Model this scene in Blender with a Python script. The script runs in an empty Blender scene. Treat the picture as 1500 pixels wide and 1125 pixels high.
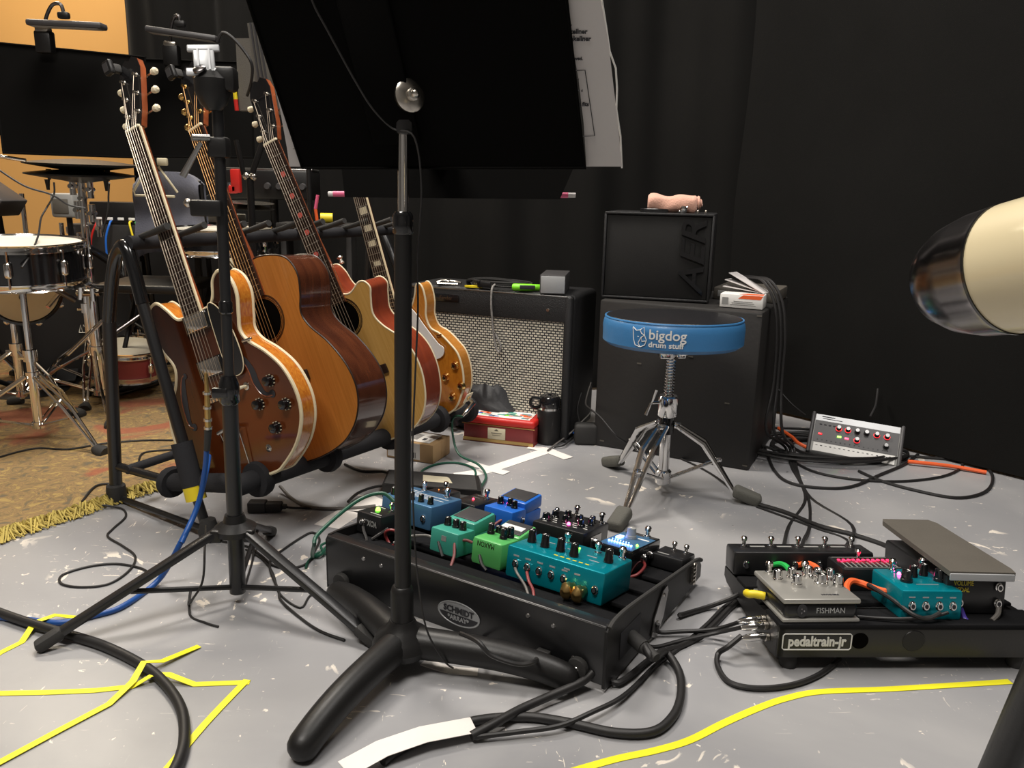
import bpy, math, random
from mathutils import Vector as V, Matrix
random.seed(7)
sc=bpy.context.scene; COL=sc.collection
PI=math.pi; R_=math.radians
# ------------------------------------------------------------ camera
CH=.8; FPX=1180.; PIT=R_(13.35); ROL=R_(1.3)
FW=V((0,math.cos(PIT),-math.sin(PIT))); U0=V((0,math.sin(PIT),math.cos(PIT)))
RT=V((1,0,0))*math.cos(ROL)+U0*math.sin(ROL); UP=U0*math.cos(ROL)-V((1,0,0))*math.sin(ROL)
CP=V((0,0,CH))
cam=bpy.data.cameras.new('camera'); co=bpy.data.objects.new('camera',cam); COL.objects.link(co)
cam.sensor_width=36; cam.lens=36*FPX/1500; cam.clip_start=.02
co.matrix_world=Matrix(((RT.x,UP.x,-FW.x,0),(RT.y,UP.y,-FW.y,0),(RT.z,UP.z,-FW.z,CH),(0,0,0,1)))
sc.camera=co
def ray(x,y): return FW+RT*((x-750)/FPX)-UP*((y-562.5)/FPX)
def G(x,y,z=0.):                      # measured spot on a horizontal level
    d=ray(x,y); return CP+d*((z-CH)/d.z)
def D(x,y,Y):                         # measured spot at a given distance into the room
    d=ray(x,y); return CP+d*(Y/d.y)
def PL(x,y,P0,N):
    d=ray(x,y); return CP+d*((P0-CP).dot(N)/d.dot(N))
# ------------------------------------------------------------ materials
def mat(name,col,rough=.5,metal=0.,var=.12,vs=14.,bump=0.,bs=220.,coat=0.,emit=0.,spec=.5,sheen=0.):
    m=bpy.data.materials.new(name); m.use_nodes=True; nt=m.node_tree; b=nt.nodes['Principled BSDF']
    N=nt.nodes.new; L=nt.links.new
    tc=N('ShaderNodeTexCoord'); nz=N('ShaderNodeTexNoise'); nz.inputs['Scale'].default_value=vs; nz.inputs['Detail'].default_value=4
    L(tc.outputs['Object'],nz.inputs['Vector'])
    mx=N('ShaderNodeMix'); mx.data_type='RGBA'
    c=V(col[:3]); mx.inputs[6].default_value=(*(c*(1-var)),1); mx.inputs[7].default_value=(*[min(1,k) for k in c*(1+var)],1)
    L(nz.outputs['Fac'],mx.inputs[0]); L(mx.outputs[2],b.inputs['Base Color'])
    b.inputs['Roughness'].default_value=rough; b.inputs['Metallic'].default_value=metal
    b.inputs['Coat Weight'].default_value=coat; b.inputs['Coat Roughness'].default_value=.06
    b.inputs['Specular IOR Level'].default_value=spec
    if sheen: b.inputs['Sheen Weight'].default_value=sheen
    if bump:
        n2=N('ShaderNodeTexNoise'); n2.inputs['Scale'].default_value=bs; L(tc.outputs['Object'],n2.inputs['Vector'])
        bp=N('ShaderNodeBump'); bp.inputs['Strength'].default_value=bump; bp.inputs['Distance'].default_value=.002
        L(n2.outputs['Fac'],bp.inputs['Height']); L(bp.outputs[0],b.inputs['Normal'])
    if emit:
        L(mx.outputs[2],b.inputs['Emission Color']); b.inputs['Emission Strength'].default_value=emit
    m['nodes']=1
    return m
def wood(name,c1,c2,scale=(3,40,3),rough=.25,coat=.5,dist=2.,sunburst=None):
    m=mat(name,c1,rough,coat=coat); nt=m.node_tree; b=nt.nodes['Principled BSDF']; N=nt.nodes.new; L=nt.links.new
    tc=N('ShaderNodeTexCoord'); mp=N('ShaderNodeMapping'); mp.inputs['Scale'].default_value=scale
    nz=N('ShaderNodeTexNoise'); nz.inputs['Scale'].default_value=3.; nz.inputs['Detail'].default_value=6; nz.inputs['Distortion'].default_value=dist
    cr=N('ShaderNodeValToRGB'); cr.color_ramp.elements[0].position=.3; cr.color_ramp.elements[1].position=.7
    cr.color_ramp.elements[0].color=(*c1,1); cr.color_ramp.elements[1].color=(*c2,1)
    L(tc.outputs['Object'],mp.inputs[0]); L(mp.outputs[0],nz.inputs['Vector']); L(nz.outputs['Fac'],cr.inputs[0]); L(cr.outputs[0],b.inputs['Base Color'])
    if sunburst:      # two-colour finish, lighter about a centre (x,y,radius) of the instrument
        cx,cy,rad,c3=sunburst
        m2=N('ShaderNodeMapping'); m2.inputs['Location'].default_value=(-cx/rad,-cy/rad,0); m2.inputs['Scale'].default_value=(1/rad,1/rad,0)
        gr=N('ShaderNodeTexGradient'); gr.gradient_type='SPHERICAL'; L(tc.outputs['Object'],m2.inputs[0]); L(m2.outputs[0],gr.inputs[0])
        mx=N('ShaderNodeMix'); mx.data_type='RGBA'; mx.inputs[7].default_value=(*c3,1)
        L(gr.outputs['Fac'],mx.inputs[0]); L(cr.outputs[0],mx.inputs[6]); L(mx.outputs[2],b.inputs['Base Color'])
    return m
M={}
def dm(k,*a,**w): M[k]=mat(k,*a,**w)
dm('black_metal',(.012,.012,.013),.32,.0,spec=.6,bump=.05)
dm('black_satin',(.010,.0095,.0095),.42,bump=.08,spec=.4)
dm('desk_black',(.003,.0028,.0026),.8,spec=.05,bump=.05)
dm('black_gloss',(.008,.008,.009),.15,coat=.4)
dm('black_cloth',(.010,.010,.011),.95,bump=.4,bs=400,spec=.1)
dm('black_wood',(.019,.0175,.0165),.55,bump=.3,bs=60,var=.3,vs=5)
dm('tolex',(.012,.012,.013),.5,bump=.7,bs=420)
dm('black_grille',(.019,.0185,.018),.75,bump=.9,bs=900,spec=.2)
dm('rubber',(.028,.027,.026),.75,bump=.2)
dm('grey_rubber',(.10,.098,.085),.8,bump=.5,bs=300)
dm('foam',(.030,.030,.033),.92,bump=.5,bs=500,spec=.15)
dm('chrome',(.78,.77,.76),.1,1.)
dm('nickel',(.62,.58,.52),.25,1.)
dm('steel',(.5,.49,.48),.3,1.)
dm('dark_steel',(.16,.15,.15),.28,1.)
dm('gold',(.85,.58,.22),.22,1.)
dm('cream',(.78,.66,.44),.4)
dm('ivory',(.80,.72,.52),.45)
dm('white',(.80,.79,.76),.6)
dm('paper',(.62,.59,.58),.8,var=.05)
dm('hole_black',(.004,.0035,.003),.9,spec=.0)
dm('ink',(.03,.03,.035),.8)
dm('tape_white',(.80,.76,.72),.7,bump=.2,var=.08)
dm('tape_yellow',(.86,.80,.02),.5,var=.06)
dm('yellow',(.80,.62,.02),.45)
dm('blue_cable',(.01,.07,.28),.4)
dm('green_cable',(.008,.075,.045),.45)
dm('orange',(.85,.13,.03),.5)
dm('red',(.55,.02,.015),.4)
dm('dark_red',(.22,.03,.03),.4)
dm('green',(.02,.45,.08),.45)
dm('bright_green',(.22,.75,.02),.45)
dm('pink',(.75,.12,.25),.5)
dm('purple',(.08,.05,.35),.4)
dm('cable',(.014,.013,.013),.5)
dm('cable_grey',(.13,.12,.11),.45)
dm('rosewood',(.020,.009,.006),.35,var=.4,vs=60)
dm('string',(.55,.47,.38),.35,.9)
dm('bronze_string',(.60,.34,.14),.35,.9)
dm('blue_vinyl',(.045,.19,.42),.42,bump=.12,bs=300,coat=.1)
dm('black_vinyl',(.012,.012,.014),.35,bump=.3,bs=250)
dm('teal',(.0,.27,.34),.28,.45,bump=.05)
dm('teal_dark',(.05,.33,.25),.4)
dm('green_pedal',(.10,.44,.12),.35)
dm('blue_pedal',(.02,.15,.62),.35)
dm('steel_blue',(.07,.18,.33),.35,.3)
dm('silver_paint',(.42,.41,.38),.35,.5)
dm('charcoal',(.05,.048,.05),.45)
dm('grey_plastic',(.28,.28,.27),.5)
dm('light_grey',(.42,.43,.44),.4,.3)
dm('taupe',(.10,.09,.075),.6,bump=.3,bs=300)
dm('cardboard',(.45,.29,.14),.75)
dm('label_cream',(.62,.56,.40),.7)
dm('led_red',(1.,.03,.06),.3,emit=9.,var=0)
dm('led_pink',(1.,.08,.35),.3,emit=9.,var=0)
dm('led_green',(.2,1.,.05),.3,emit=7.,var=0)
dm('led_ring',(.9,.02,.03),.3,emit=1.6,var=0)
dm('led_blue',(.15,.3,1.),.3,emit=12.,var=0)
dm('led_orange',(1.,.25,.05),.3,emit=2.,var=0)
dm('peach_cloth',(.72,.40,.30),.9,bump=.8,bs=250,sheen=.3,var=.1)
dm('grey_cloth',(.12,.125,.16),.95,bump=.6,bs=200,sheen=.2)
dm('wall_grey',(.16,.155,.15),.8,var=.05)
dm('wall_tan',(.60,.33,.105),.75,bump=.1,bs=80,var=.06,vs=2)
dm('ceiling_white',(.6,.58,.54),.9)
dm('drum_white',(.72,.68,.58),.5)
dm('cream_shell',(.72,.62,.40),.22,coat=.3,var=.06,vs=6)
dm('mirror_dark',(.26,.245,.25),.2,1.)
dm('brass',(.62,.42,.16),.3,1.)
M['cedar']=wood('cedar',(.42,.155,.028),(.52,.20,.04),(60,2,8),.3,.5,.6)
M['rosewood_side']=wood('rosewood_side',(.050,.014,.007),(.105,.030,.012),(2,2,12),.15,.8,1.5)
M['walnut_top']=wood('walnut_top',(.024,.0055,.0022),(.045,.010,.0035),(20,2,8),.16,.25,1.,sunburst=(.10,.13,.27,(.15,.036,.008)))
M['amber_side']=wood('amber_side',(.42,.105,.012),(.62,.24,.03),(10,14,30),.2,.8,2)
M['blonde']=wood('blonde',(.55,.30,.075),(.64,.37,.11),(60,2,8),.25,.7,.6)
M['red_side']=wood('red_side',(.19,.034,.016),(.26,.048,.018),(3,3,16),.2,.8,1)
M['honey']=wood('honey',(.45,.145,.012),(.60,.23,.025),(14,4,8),.2,.8,2.5)
M['honey_side']=wood('honey_side',(.42,.16,.025),(.52,.22,.045),(6,30,8),.22,.7,1.5)
M['mahogany']=wood('mahogany',(.20,.045,.018),(.34,.09,.03),(40,2,8),.25,.6,.6)
WM={}
# ------------------------------------------------------------ mesh builder (world coordinates)
class MB:
    def __init__(s,T=None): s.v=[];s.f=[];s.mi=[];s.T=T or Matrix.Identity(4);s.m=0
    def add(s,vs,fs):
        o=len(s.v); s.v+=[s.T@V(p) for p in vs]; s.f+=[[o+i for i in f] for f in fs]; s.mi+=[s.m]*len(fs); return s
    def box(s,c,z,b=0.,n=2):
        x,y,w=[k/2 for k in z]; cx,cy,cz=c
        if b<=0:
            vs=[(cx+i*x,cy+j*y,cz+k*w) for i in(-1,1) for j in(-1,1) for k in(-1,1)]
            return s.add(vs,[(0,1,3,2),(4,6,7,5),(0,4,5,1),(2,3,7,6),(0,2,6,4),(1,5,7,3)])
        b=min(b,x*.98,y*.98,w*.98)
        # rounded plan outline, lathe-like rings in z
        def ring(r,ins,zz):
            o=[]
            for q,(sx,sy) in enumerate(((1,1),(-1,1),(-1,-1),(1,-1))):
                for i in range(n+1):
                    a=PI/2*(q+i/n)
                    o.append((cx+sx*(x-b)+r*math.cos(a),cy+sy*(y-b)+r*math.sin(a),zz))
            return o
        R=[ring(max(b*math.sin(PI/2*i/n),b*.02),0,cz-w+b-b*math.cos(PI/2*i/n)) for i in range(n+1)]
        R+=[ring(max(b*math.cos(PI/2*i/n),b*.02),0,cz+w-b+b*math.sin(PI/2*i/n)) for i in range(n+1)]
        vs=[p for r in R for p in r]; k=4*(n+1); fs=[tuple(range(k-1,-1,-1))]
        for j in range(len(R)-1):
            for i in range(k): fs.append((j*k+i,j*k+(i+1)%k,(j+1)*k+(i+1)%k,(j+1)*k+i))
        fs.append(tuple((len(R)-1)*k+i for i in range(k)))
        return s.add(vs,fs)
    def tube(s,pts,r,n=8,closed=False,caps=True):
        P=[V(p) for p in pts]; k=len(P); rr=r if isinstance(r,(list,tuple)) else [r]*k
        tg=[]
        for i in range(k):
            if closed: t=P[(i+1)%k]-P[i-1]
            else: t=P[min(i+1,k-1)]-P[max(i-1,0)]
            tg.append(t.normalized() if t.length>1e-9 else V((0,0,1)))
        a=tg[0].orthogonal().normalized(); vs=[]
        for i in range(k):
            if i:
                a=(a-tg[i]*a.dot(tg[i]))
                a=a.normalized() if a.length>1e-6 else tg[i].orthogonal().normalized()
            b=tg[i].cross(a)
            for j in range(n):
                q=2*PI*j/n; vs.append(P[i]+(a*math.cos(q)+b*math.sin(q))*rr[i])
        fs=[]
        for i in range(k if closed else k-1):
            i2=(i+1)%k
            for j in range(n): fs.append((i*n+j,i*n+(j+1)%n,i2*n+(j+1)%n,i2*n+j))
        if caps and not closed: fs+=[tuple(range(n-1,-1,-1)),tuple((k-1)*n+j for j in range(n))]
        return s.add(vs,fs)
    def cyl(s,a,b,r,r2=None,n=14): return s.tube([a,b],[r,r if r2 is None else r2],n)
    def lathe(s,prof,o=(0,0,0),ax=(0,0,1),n=24,arc=None):
        o=V(o); z=V(ax).normalized(); x=z.orthogonal().normalized(); y=z.cross(x); vs=[];k=len(prof)
        for r,h in prof:
            for j in range(n):
                q=2*PI*j/n; vs.append(o+z*h+(x*math.cos(q)+y*math.sin(q))*max(r,1e-5))
        fs=[(i*n+j,i*n+(j+1)%n,(i+1)*n+(j+1)%n,(i+1)*n+j) for i in range(k-1) for j in range(n)]
        fs+=[tuple(range(n-1,-1,-1)),tuple((k-1)*n+j for j in range(n))]
        return s.add(vs,fs)
    def ball(s,c,r,n=12):
        c=V(c); return s.lathe([(r*math.sin(PI*i/8),-r*math.cos(PI*i/8)) for i in range(9)],c,(0,0,1),n)
    def prism(s,poly,z0,z1,caps=(1,1),mside=None):
        k=len(poly); vs=[(x,y,z0) for x,y in poly]+[(x,y,z1) for x,y in poly]; m0=s.m
        if caps[0]: s.add(vs[:k],[tuple(range(k-1,-1,-1))])
        if caps[1]: s.add(vs[k:],[tuple(range(k))])
        if mside is not None: s.m=mside
        s.add(vs,[(i,(i+1)%k,k+(i+1)%k,k+i) for i in range(k)]); s.m=m0
        return s
    def text(s,t,size,T,ext=.0006,sx=1.,bold=0.,wrap=None,shear=0.):
        cu=bpy.data.curves.new('t','FONT'); cu.body=t; cu.size=size; cu.extrude=ext; cu.align_x='CENTER'; cu.align_y='CENTER'; cu.offset=bold; cu.shear=shear; cu.resolution_u=3
        ob=bpy.data.objects.new('t',cu); COL.objects.link(ob); dg=bpy.context.evaluated_depsgraph_get(); me=bpy.data.meshes.new_from_object(ob.evaluated_get(dg))
        vs=[V((p.co.x*sx,p.co.y,p.co.z)) for p in me.vertices]; fs=[tuple(f.vertices) for f in me.polygons]
        bpy.data.objects.remove(ob); bpy.data.curves.remove(cu); bpy.data.meshes.remove(me)
        if wrap: vs=[wrap(p) for p in vs]
        else:
            Ti=s.T.inverted()@T; vs=[Ti@p for p in vs]
        return s.add(vs,fs)
def sp(pts,n=6,closed=False):
    P=[V(p) for p in pts]; k=len(P); o=[]
    for i in range(k if closed else k-1):
        if closed: a,b,c,d=P[i-1],P[i],P[(i+1)%k],P[(i+2)%k]
        else: a,b,c,d=P[max(i-1,0)],P[i],P[i+1],P[min(i+2,k-1)]
        for j in range(n):
            t=j/n; o.append(.5*((2*b)+(c-a)*t+(2*a-5*b+4*c-d)*t*t+(3*b-a-3*c+d)*t**3))
    if not closed: o.append(P[-1])
    return o
def sp2(pts,n=5): return [(p.x,p.y) for p in sp([(x,y,0) for x,y in pts],n,True)]
def build(mb,name,mats,parent=None,ang=38,kind=None):
    if not isinstance(mats,(list,tuple)): mats=[mats]
    me=bpy.data.meshes.new(name); W=None
    if parent: W=WM.get(parent.name,parent.matrix_world).inverted()
    if parent is None and mb.v:   # own origin at the foot of the thing
        xs=[p.x for p in mb.v];ys=[p.y for p in mb.v];zs=[p.z for p in mb.v]
        base=V(((min(xs)+max(xs))/2,(min(ys)+max(ys))/2,min(zs))) if kind!='structure' else V((0,0,0)); W=Matrix.Translation(-base)
    me.from_pydata([tuple(W@p) for p in mb.v],[],[tuple(f) for f in mb.f])
    for m in mats: me.materials.append(M[m] if isinstance(m,str) else m)
    me.polygons.foreach_set('material_index',mb.mi); me.polygons.foreach_set('use_smooth',[True]*len(mb.f)); me.update()
    try: me.set_sharp_from_angle(angle=R_(ang))
    except Exception: pass
    o=bpy.data.objects.new(name,me); COL.objects.link(o)
    if parent: o.parent=parent; WM[o.name]=WM.get(parent.name,parent.matrix_world).copy()
    else: o.location=base; WM[o.name]=Matrix.Translation(base)
    if kind: o['kind']=kind
    return o
def tag(o,label,cat,group=None,kind=None):
    o['label']=label; o['category']=cat
    if group: o['group']=group
    if kind: o['kind']=kind
    return o
def thing(name,label,cat,T=None,group=None,kind=None):
    o=bpy.data.objects.new(name,None); COL.objects.link(o); o.empty_display_size=.05
    if T is not None: o.matrix_world=T if isinstance(T,Matrix) else Matrix.Translation(V(T))
    bpy.context.view_layer.update(); WM[o.name]=o.matrix_world.copy()
    return tag(o,label,cat,group,kind)
def frame(o,x,y,z): return Matrix(((x[0],y[0],z[0],o[0]),(x[1],y[1],z[1],o[1]),(x[2],y[2],z[2],o[2]),(0,0,0,1)))
TR=lambda x,y,z: Matrix.Translation((x,y,z))
RZ=lambda d: Matrix.Rotation(R_(d),4,'Z')
RX=lambda d: Matrix.Rotation(R_(d),4,'X')
RY=lambda d: Matrix.Rotation(R_(d),4,'Y')
def copy_tree(o,label,T,group=None):   # copy a thing together with its parts
    r=o.copy(); COL.objects.link(r); r.matrix_world=T; r['label']=label
    if group: r['group']=group
    for ch in [c for c in bpy.data.objects if c.parent==o]:
        c=ch.copy(); COL.objects.link(c); c.parent=r
        for g in [k for k in bpy.data.objects if k.parent==ch]:
            d=g.copy(); COL.objects.link(d); d.parent=c
    return r
# ------------------------------------------------------------ room
def fl():
    m=mat('painted_floor',(.36,.35,.35),.36,bump=.12,bs=40); nt=m.node_tree; b=nt.nodes['Principled BSDF']; N=nt.nodes.new; L=nt.links.new
    tc=N('ShaderNodeTexCoord')
    def noise(scale,det,rot=0,mp=(1,1,1),dist=0):
        p=N('ShaderNodeMapping'); p.inputs['Scale'].default_value=mp; p.inputs['Rotation'].default_value=(0,0,rot)
        L(tc.outputs['Object'],p.inputs[0]); z=N('ShaderNodeTexNoise'); z.inputs['Scale'].default_value=scale; z.inputs['Detail'].default_value=det; z.inputs['Distortion'].default_value=dist
        L(p.outputs[0],z.inputs['Vector']); return z.outputs['Fac']
    def step(s,a,e=.015):
        r=N('ShaderNodeMapRange'); r.inputs['From Min'].default_value=a; r.inputs['From Max'].default_value=a+e; L(s,r.inputs['Value']); return r.outputs['Result']
    def mul(a,c,op='MULTIPLY'):
        q=N('ShaderNodeMath'); q.operation=op; L(a,q.inputs[0]); L(c,q.inputs[1]); q.use_clamp=True; return q.outputs[0]
    cr=N('ShaderNodeValToRGB'); e=cr.color_ramp.elements; e[0].position=.35; e[0].color=(.275,.275,.287,1); e[1].position=.68; e[1].color=(.375,.37,.372,1)
    L(noise(2.2,5,.4,dist=.6),cr.inputs[0])
    zone=step(noise(1.7,2),.42,.12)
    s1=mul(step(noise(22,4,.75,(1,5,1),1.4),.69),zone)
    s2=mul(step(noise(20,4,-.35,(5,1,1),1.4),.70),zone)
    s3=step(noise(26,6,0,dist=1.5),.70)
    s4=mul(step(noise(7,8,.2,dist=2.),.625),step(noise(2.3,1,2.),.56,.03))
    sc_=mul(mul(mul(s1,s2,'MAXIMUM'),s3,'MAXIMUM'),s4,'MAXIMUM')
    mx=N('ShaderNodeMix'); mx.data_type='RGBA'; mx.inputs[7].default_value=(.80,.73,.64,1); L(sc_,mx.inputs[0]); L(cr.outputs[0],mx.inputs[6])
    dk=N('ShaderNodeMix'); dk.data_type='RGBA'; dk.inputs[7].default_value=(.08,.08,.08,1); L(step(noise(30,3,1.),.76),dk.inputs[0]); L(mx.outputs[2],dk.inputs[6])
    L(dk.outputs[2],b.inputs['Base Color'])
    return m
M['painted_floor']=fl()
def struct(name,box,m):
    (x0,x1),(y0,y1),(z0,z1)=box
    return build(MB().box(((x0+x1)/2,(y0+y1)/2,(z0+z1)/2),(x1-x0,y1-y0,z1-z0)),name,m,kind='structure')
X0,X1,Y0,Y1,ZC=-4.6,3.6,-1.8,5.4,3.1
struct('floor',((X0-.1,X1+.1),(Y0-.1,Y1+.1),(-.1,0)),'painted_floor')
struct('ceiling',((X0-.1,X1+.1),(Y0-.1,Y1+.1),(ZC,ZC+.1)),'ceiling_white')
struct('wall_back',((X0,X1),(Y1,Y1+.1),(0,ZC)),'wall_tan')
struct('wall_left',((X0-.1,X0),(Y0,Y1),(0,ZC)),'wall_grey')
struct('wall_right',((X1,X1+.1),(Y0,Y1),(0,ZC)),'wall_grey')
struct('wall_front',((X0,X1),(Y0-.1,Y0),(0,ZC)),'wall_grey')
struct('baseboard_back',((X0,X1),(Y1-.02,Y1),(0,.1)),'black_wood')
def light(name,loc,size,power,col,rot=(0,0,0),tgt=None):
    l=bpy.data.lights.new(name,'AREA'); l.shape='RECTANGLE'; l.size,l.size_y=size; l.energy=power; l.color=col
    o=bpy.data.objects.new(name,l); COL.objects.link(o); o.location=loc
    if tgt is not None: o.rotation_euler=(V(tgt)-V(loc)).to_track_quat('-Z','Y').to_euler()
    return o
light('ceiling_light_key',(-.9,2.5,3.0),(.9,.5),84,(1.,.93,.84))
light('ceiling_light_front',(-.9,.1,3.0),(1.2,.6),74,(1.,.95,.88))
light('ceiling_light_right',(1.0,1.6,3.0),(.6,1.2),44,(1.,.95,.9))
light('ceiling_light_left',(-2.6,4.3,3.0),(1.2,.6),66,(1.,.88,.68))
w=bpy.data.worlds.new('room_air'); sc.world=w; w.use_nodes=True; w.node_tree.nodes['Background'].inputs[0].default_value=(.5,.45,.4,1); w.node_tree.nodes['Background'].inputs[1].default_value=.12
sc.view_settings.view_transform='Standard'; sc.view_settings.look='None'; sc.view_settings.exposure=.0
# drapes
def drape(name,label,path,h,amp,per,seed):
    P=sp(path,26); s=0; rnd=random.Random(seed); pts=[]; ph=rnd.random()*6
    for i,p in enumerate(P):
        t=(P[min(i+1,len(P)-1)]-P[max(i-1,0)]).normalized(); nrm=V((-t.y,t.x,0))
        if i: s+=(p-P[i-1]).length
        pts.append((p,nrm,s))
    K=22; mb=MB(); vs=[]
    for k in range(K+1):
        z=.01+h*k/K; f=.55+.45*(k/K)
        for p,nrm,s in pts:
            o=amp*f*(math.sin(s*2*PI/per+ph+.5*math.sin(s*3+z))+.45*math.sin(s*2*PI/per*2.3+1.3+z*.6))+.012*math.sin(z*5+s*4)*(1-k/K)
            q=p+nrm*o; vs.append((q.x,q.y,z))
    n=len(pts); mb.add(vs,[(k*n+i,k*n+i+1,(k+1)*n+i+1,(k+1)*n+i) for k in range(K) for i in range(n-1)])
    o=build(mb,name,M['drape'],ang=180); tag(o,label,'curtain'); return o
M['drape']=mat('drape',(.0098,.0095,.009),.95,bump=.25,bs=500,spec=.06,var=.25,vs=3,sheen=.03)
drape('stage_drape','black stage drape hanging behind the guitars, guitar amplifier and stacked speaker',[(-1.86,4.0,0),(-1.3,3.8,0),(-.5,3.5,0),(.2,3.35,0),(.62,3.28,0),(.85,3.14,0)],2.85,.045,.42,3)
drape('stage_drape','smooth black stage drape on the right behind the small mixing console',[(.80,3.2,0),(1.05,2.92,0),(1.22,2.66,0),(1.34,2.5,0),(1.56,2.27,0),(2.1,1.75,0),(2.9,1.0,0)],2.85,.012,1.1,5)
# rug
def rugm():
    m=mat('rug_pile',(.3,.2,.08),.95,bump=1.,bs=350); nt=m.node_tree; b=nt.nodes['Principled BSDF']; N=nt.nodes.new; L=nt.links.new
    tc=N('ShaderNodeTexCoord'); z=N('ShaderNodeTexNoise'); z.inputs['Scale'].default_value=17; z.inputs['Detail'].default_value=10; z.inputs['Distortion'].default_value=2.6; L(tc.outputs['Object'],z.inputs['Vector'])
    cr=N('ShaderNodeValToRGB'); e=cr.color_ramp.elements; e[0].position=.33; e[0].color=(.15,.12,.075,1); e[1].position=.72; e[1].color=(.40,.27,.10,1)
    for p,c in ((.42,(.21,.145,.065)),(.49,(.31,.20,.085)),(.55,(.23,.15,.07)),(.62,(.38,.26,.09))):
        q=cr.color_ramp.elements.new(p); q.color=(*c,1)
    L(z.outputs['Fac'],cr.inputs[0])
    z2=N('ShaderNodeTexNoise'); z2.inputs['Scale'].default_value=3.1; z2.inputs['Detail'].default_value=5; z2.inputs['Distortion'].default_value=.9; L(tc.outputs['Object'],z2.inputs['Vector'])
    r=N('ShaderNodeMapRange'); r.inputs['From Min'].default_value=.53; r.inputs['From Max'].default_value=.6; L(z2.outputs['Fac'],r.inputs['Value'])
    mx=N('ShaderNodeMix'); mx.data_type='RGBA'; mx.inputs[7].default_value=(.33,.085,.045,1); q=N('ShaderNodeMath'); q.operation='MULTIPLY'; q.inputs[1].default_value=.75; L(r.outputs[0],q.inputs[0]); L(q.outputs[0],mx.inputs[0]); L(cr.outputs[0],mx.inputs[6])
    L(mx.outputs[2],b.inputs['Base Color']); return m
M['rug_pile']=rugm(); dm('fringe',(.50,.39,.10),.9,var=.4,vs=40)
ru=V((.517,.856,0)); rn=V((-.856,.517,0)); rc=V((-1.156,1.693,0))
rg=thing('rug','worn tan and red floral patterned rug under the drum kit','rug',frame(rc,ru,rn,(0,0,1)))
mb=MB(frame(rc-ru*1.1,ru,rn,(0,0,1))); mb.box((1.6,1.28,.005),(3.2,2.5,.01),.003); build(mb,'pile',M['rug_pile'],rg)
mb=MB(frame(rc-ru*1.1,ru,rn,(0,0,1))); rnd=random.Random(4)
for i in range(2600):
    s=rnd.random()*3.2; a=rnd.uniform(-.9,.9); l=rnd.uniform(.02,.055); z=rnd.uniform(.004,.024)
    mb.tube([(s,.035,.009),(s+a*l*.4,.012,z+.006),(s+a*l,.035-l,.004)],[.0024,.0032,.0016],4,caps=False)
o=build(mb,'fringe','fringe',rg,kind='stuff')
# ============================================================ foreground music stand
def leg_arch(mb,hub,foot,z0,r0,r1,dr=.0,n=14):
    h=V(hub);f=V(foot); pts=[]
    for i in range(n+1):
        t=i/n; p=h.lerp(f,t); z=z0*(1-t**3.2)+r1*.9*t**3.2; pts.append((p.x,p.y,z))
    d=(V(pts[-1])-V(pts[-2])).normalized(); e=V(pts[-1]); pts+=[e+d*.010,e+d*.017,e+d*.021,e+d*.022]
    return mb.tube(pts,[r0+(r1-r0)*i/n for i in range(n+1)]+[r1*.9,r1*.66,r1*.35,r1*.05],18)
B=V((-.178,1.243,0)); ms=thing('music_stand','tall black music stand with curved tripod base, its desk filling the top of the picture','music stand',B)
hub=MB(); hub.lathe([(.02,.022),(.045,.03),(.052,.045),(.045,.062),(.028,.075),(.021,.09)],B); build(hub,'hub','black_satin',ms)
for f in ((-.288,1.005),(.10,1.188),(-.335,1.455)):
    f=V((*f,0)); s=B+(f-B).normalized()*.05; j=B+(f-B).normalized()*.03
    m=MB(); leg_arch(m,j,f,.048,.0275,.0235)
    build(m,'leg','black_satin',ms)
m=MB(); m.lathe([(.0195,.07),(.0195,.14),(.0165,.15),(.014,.152)],B); build(m,'base_collar','black_satin',ms)
ptop=D(592,322,1.243); ax=lambda t:V((B.x+.010*t,B.y,t))
m=MB(); m.cyl(ax(.13),ax(.765),.0137,n=20); build(m,'lower_pole','black_satin',ms)
m=MB(); m.lathe([(.0137,0),(.0158,.003),(.0158,.028),(.012,.034)],ax(.735)); build(m,'pole_clamp','black_gloss',ms)
m=MB(); m.cyl(ax(.76),ax(.895),.0082,n=18); build(m,'upper_pole','chrome',ms)
m=MB(); m.box((B.x+.012,B.y,.925),(.026,.03,.09),.006); m.box((B.x+.016,B.y+.012,.955),(.05,.02,.03),.005); tl=build(m,'tilt_joint','black_satin',ms)
kc=D(600,140,1.215); kn=(V((.55,-.83,.1))).normalized()
m=MB(); m.lathe([(.0225,-.004),(.0235,0),(.0235,.003),(.020,.006),(.009,.008),(.009,.014),(.006,.016)],kc,kn,24); m.ball(kc+kn*.018,.006); build(m,'tilt_knob','nickel',ms)
# desk: plate seen from behind
p0=D(443,246,1.27);p1=D(857,246,1.27);q0=D(363,0,1.17);q1=D(830,0,1.17)
e0=p0+(q0-p0)*1.55; e1=p1+(q1-p1)*1.55
dn=(p1-p0).cross(q0-p0).normalized()    # towards the camera or away
if dn.y>0: dn=-dn
m=MB(); a=[p0,p1,e1,e0]; b=[p-dn*.0025 for p in a]; m.add(a+b,[(0,1,2,3),(7,6,5,4),(0,4,5,1),(1,5,6,2),(2,6,7,3),(3,7,4,0)])
# rolled rim
m.tube([e0,p0,p1,e1],.0028,8); dk=build(m,'desk','desk_black',ms)
m=MB(); c=(p0+p1)/2; t=(q0-p0).normalized(); sx=(p1-p0).normalized(); cc=kc-kn*.02
m.T=frame(p0.lerp(p1,.36)+t*.05+dn*.006,sx,t,-dn*-1); m.box((0,.10,.0),(.07,.22,.008),.003); build(m,'desk_bracket','desk_black',ms)
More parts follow.
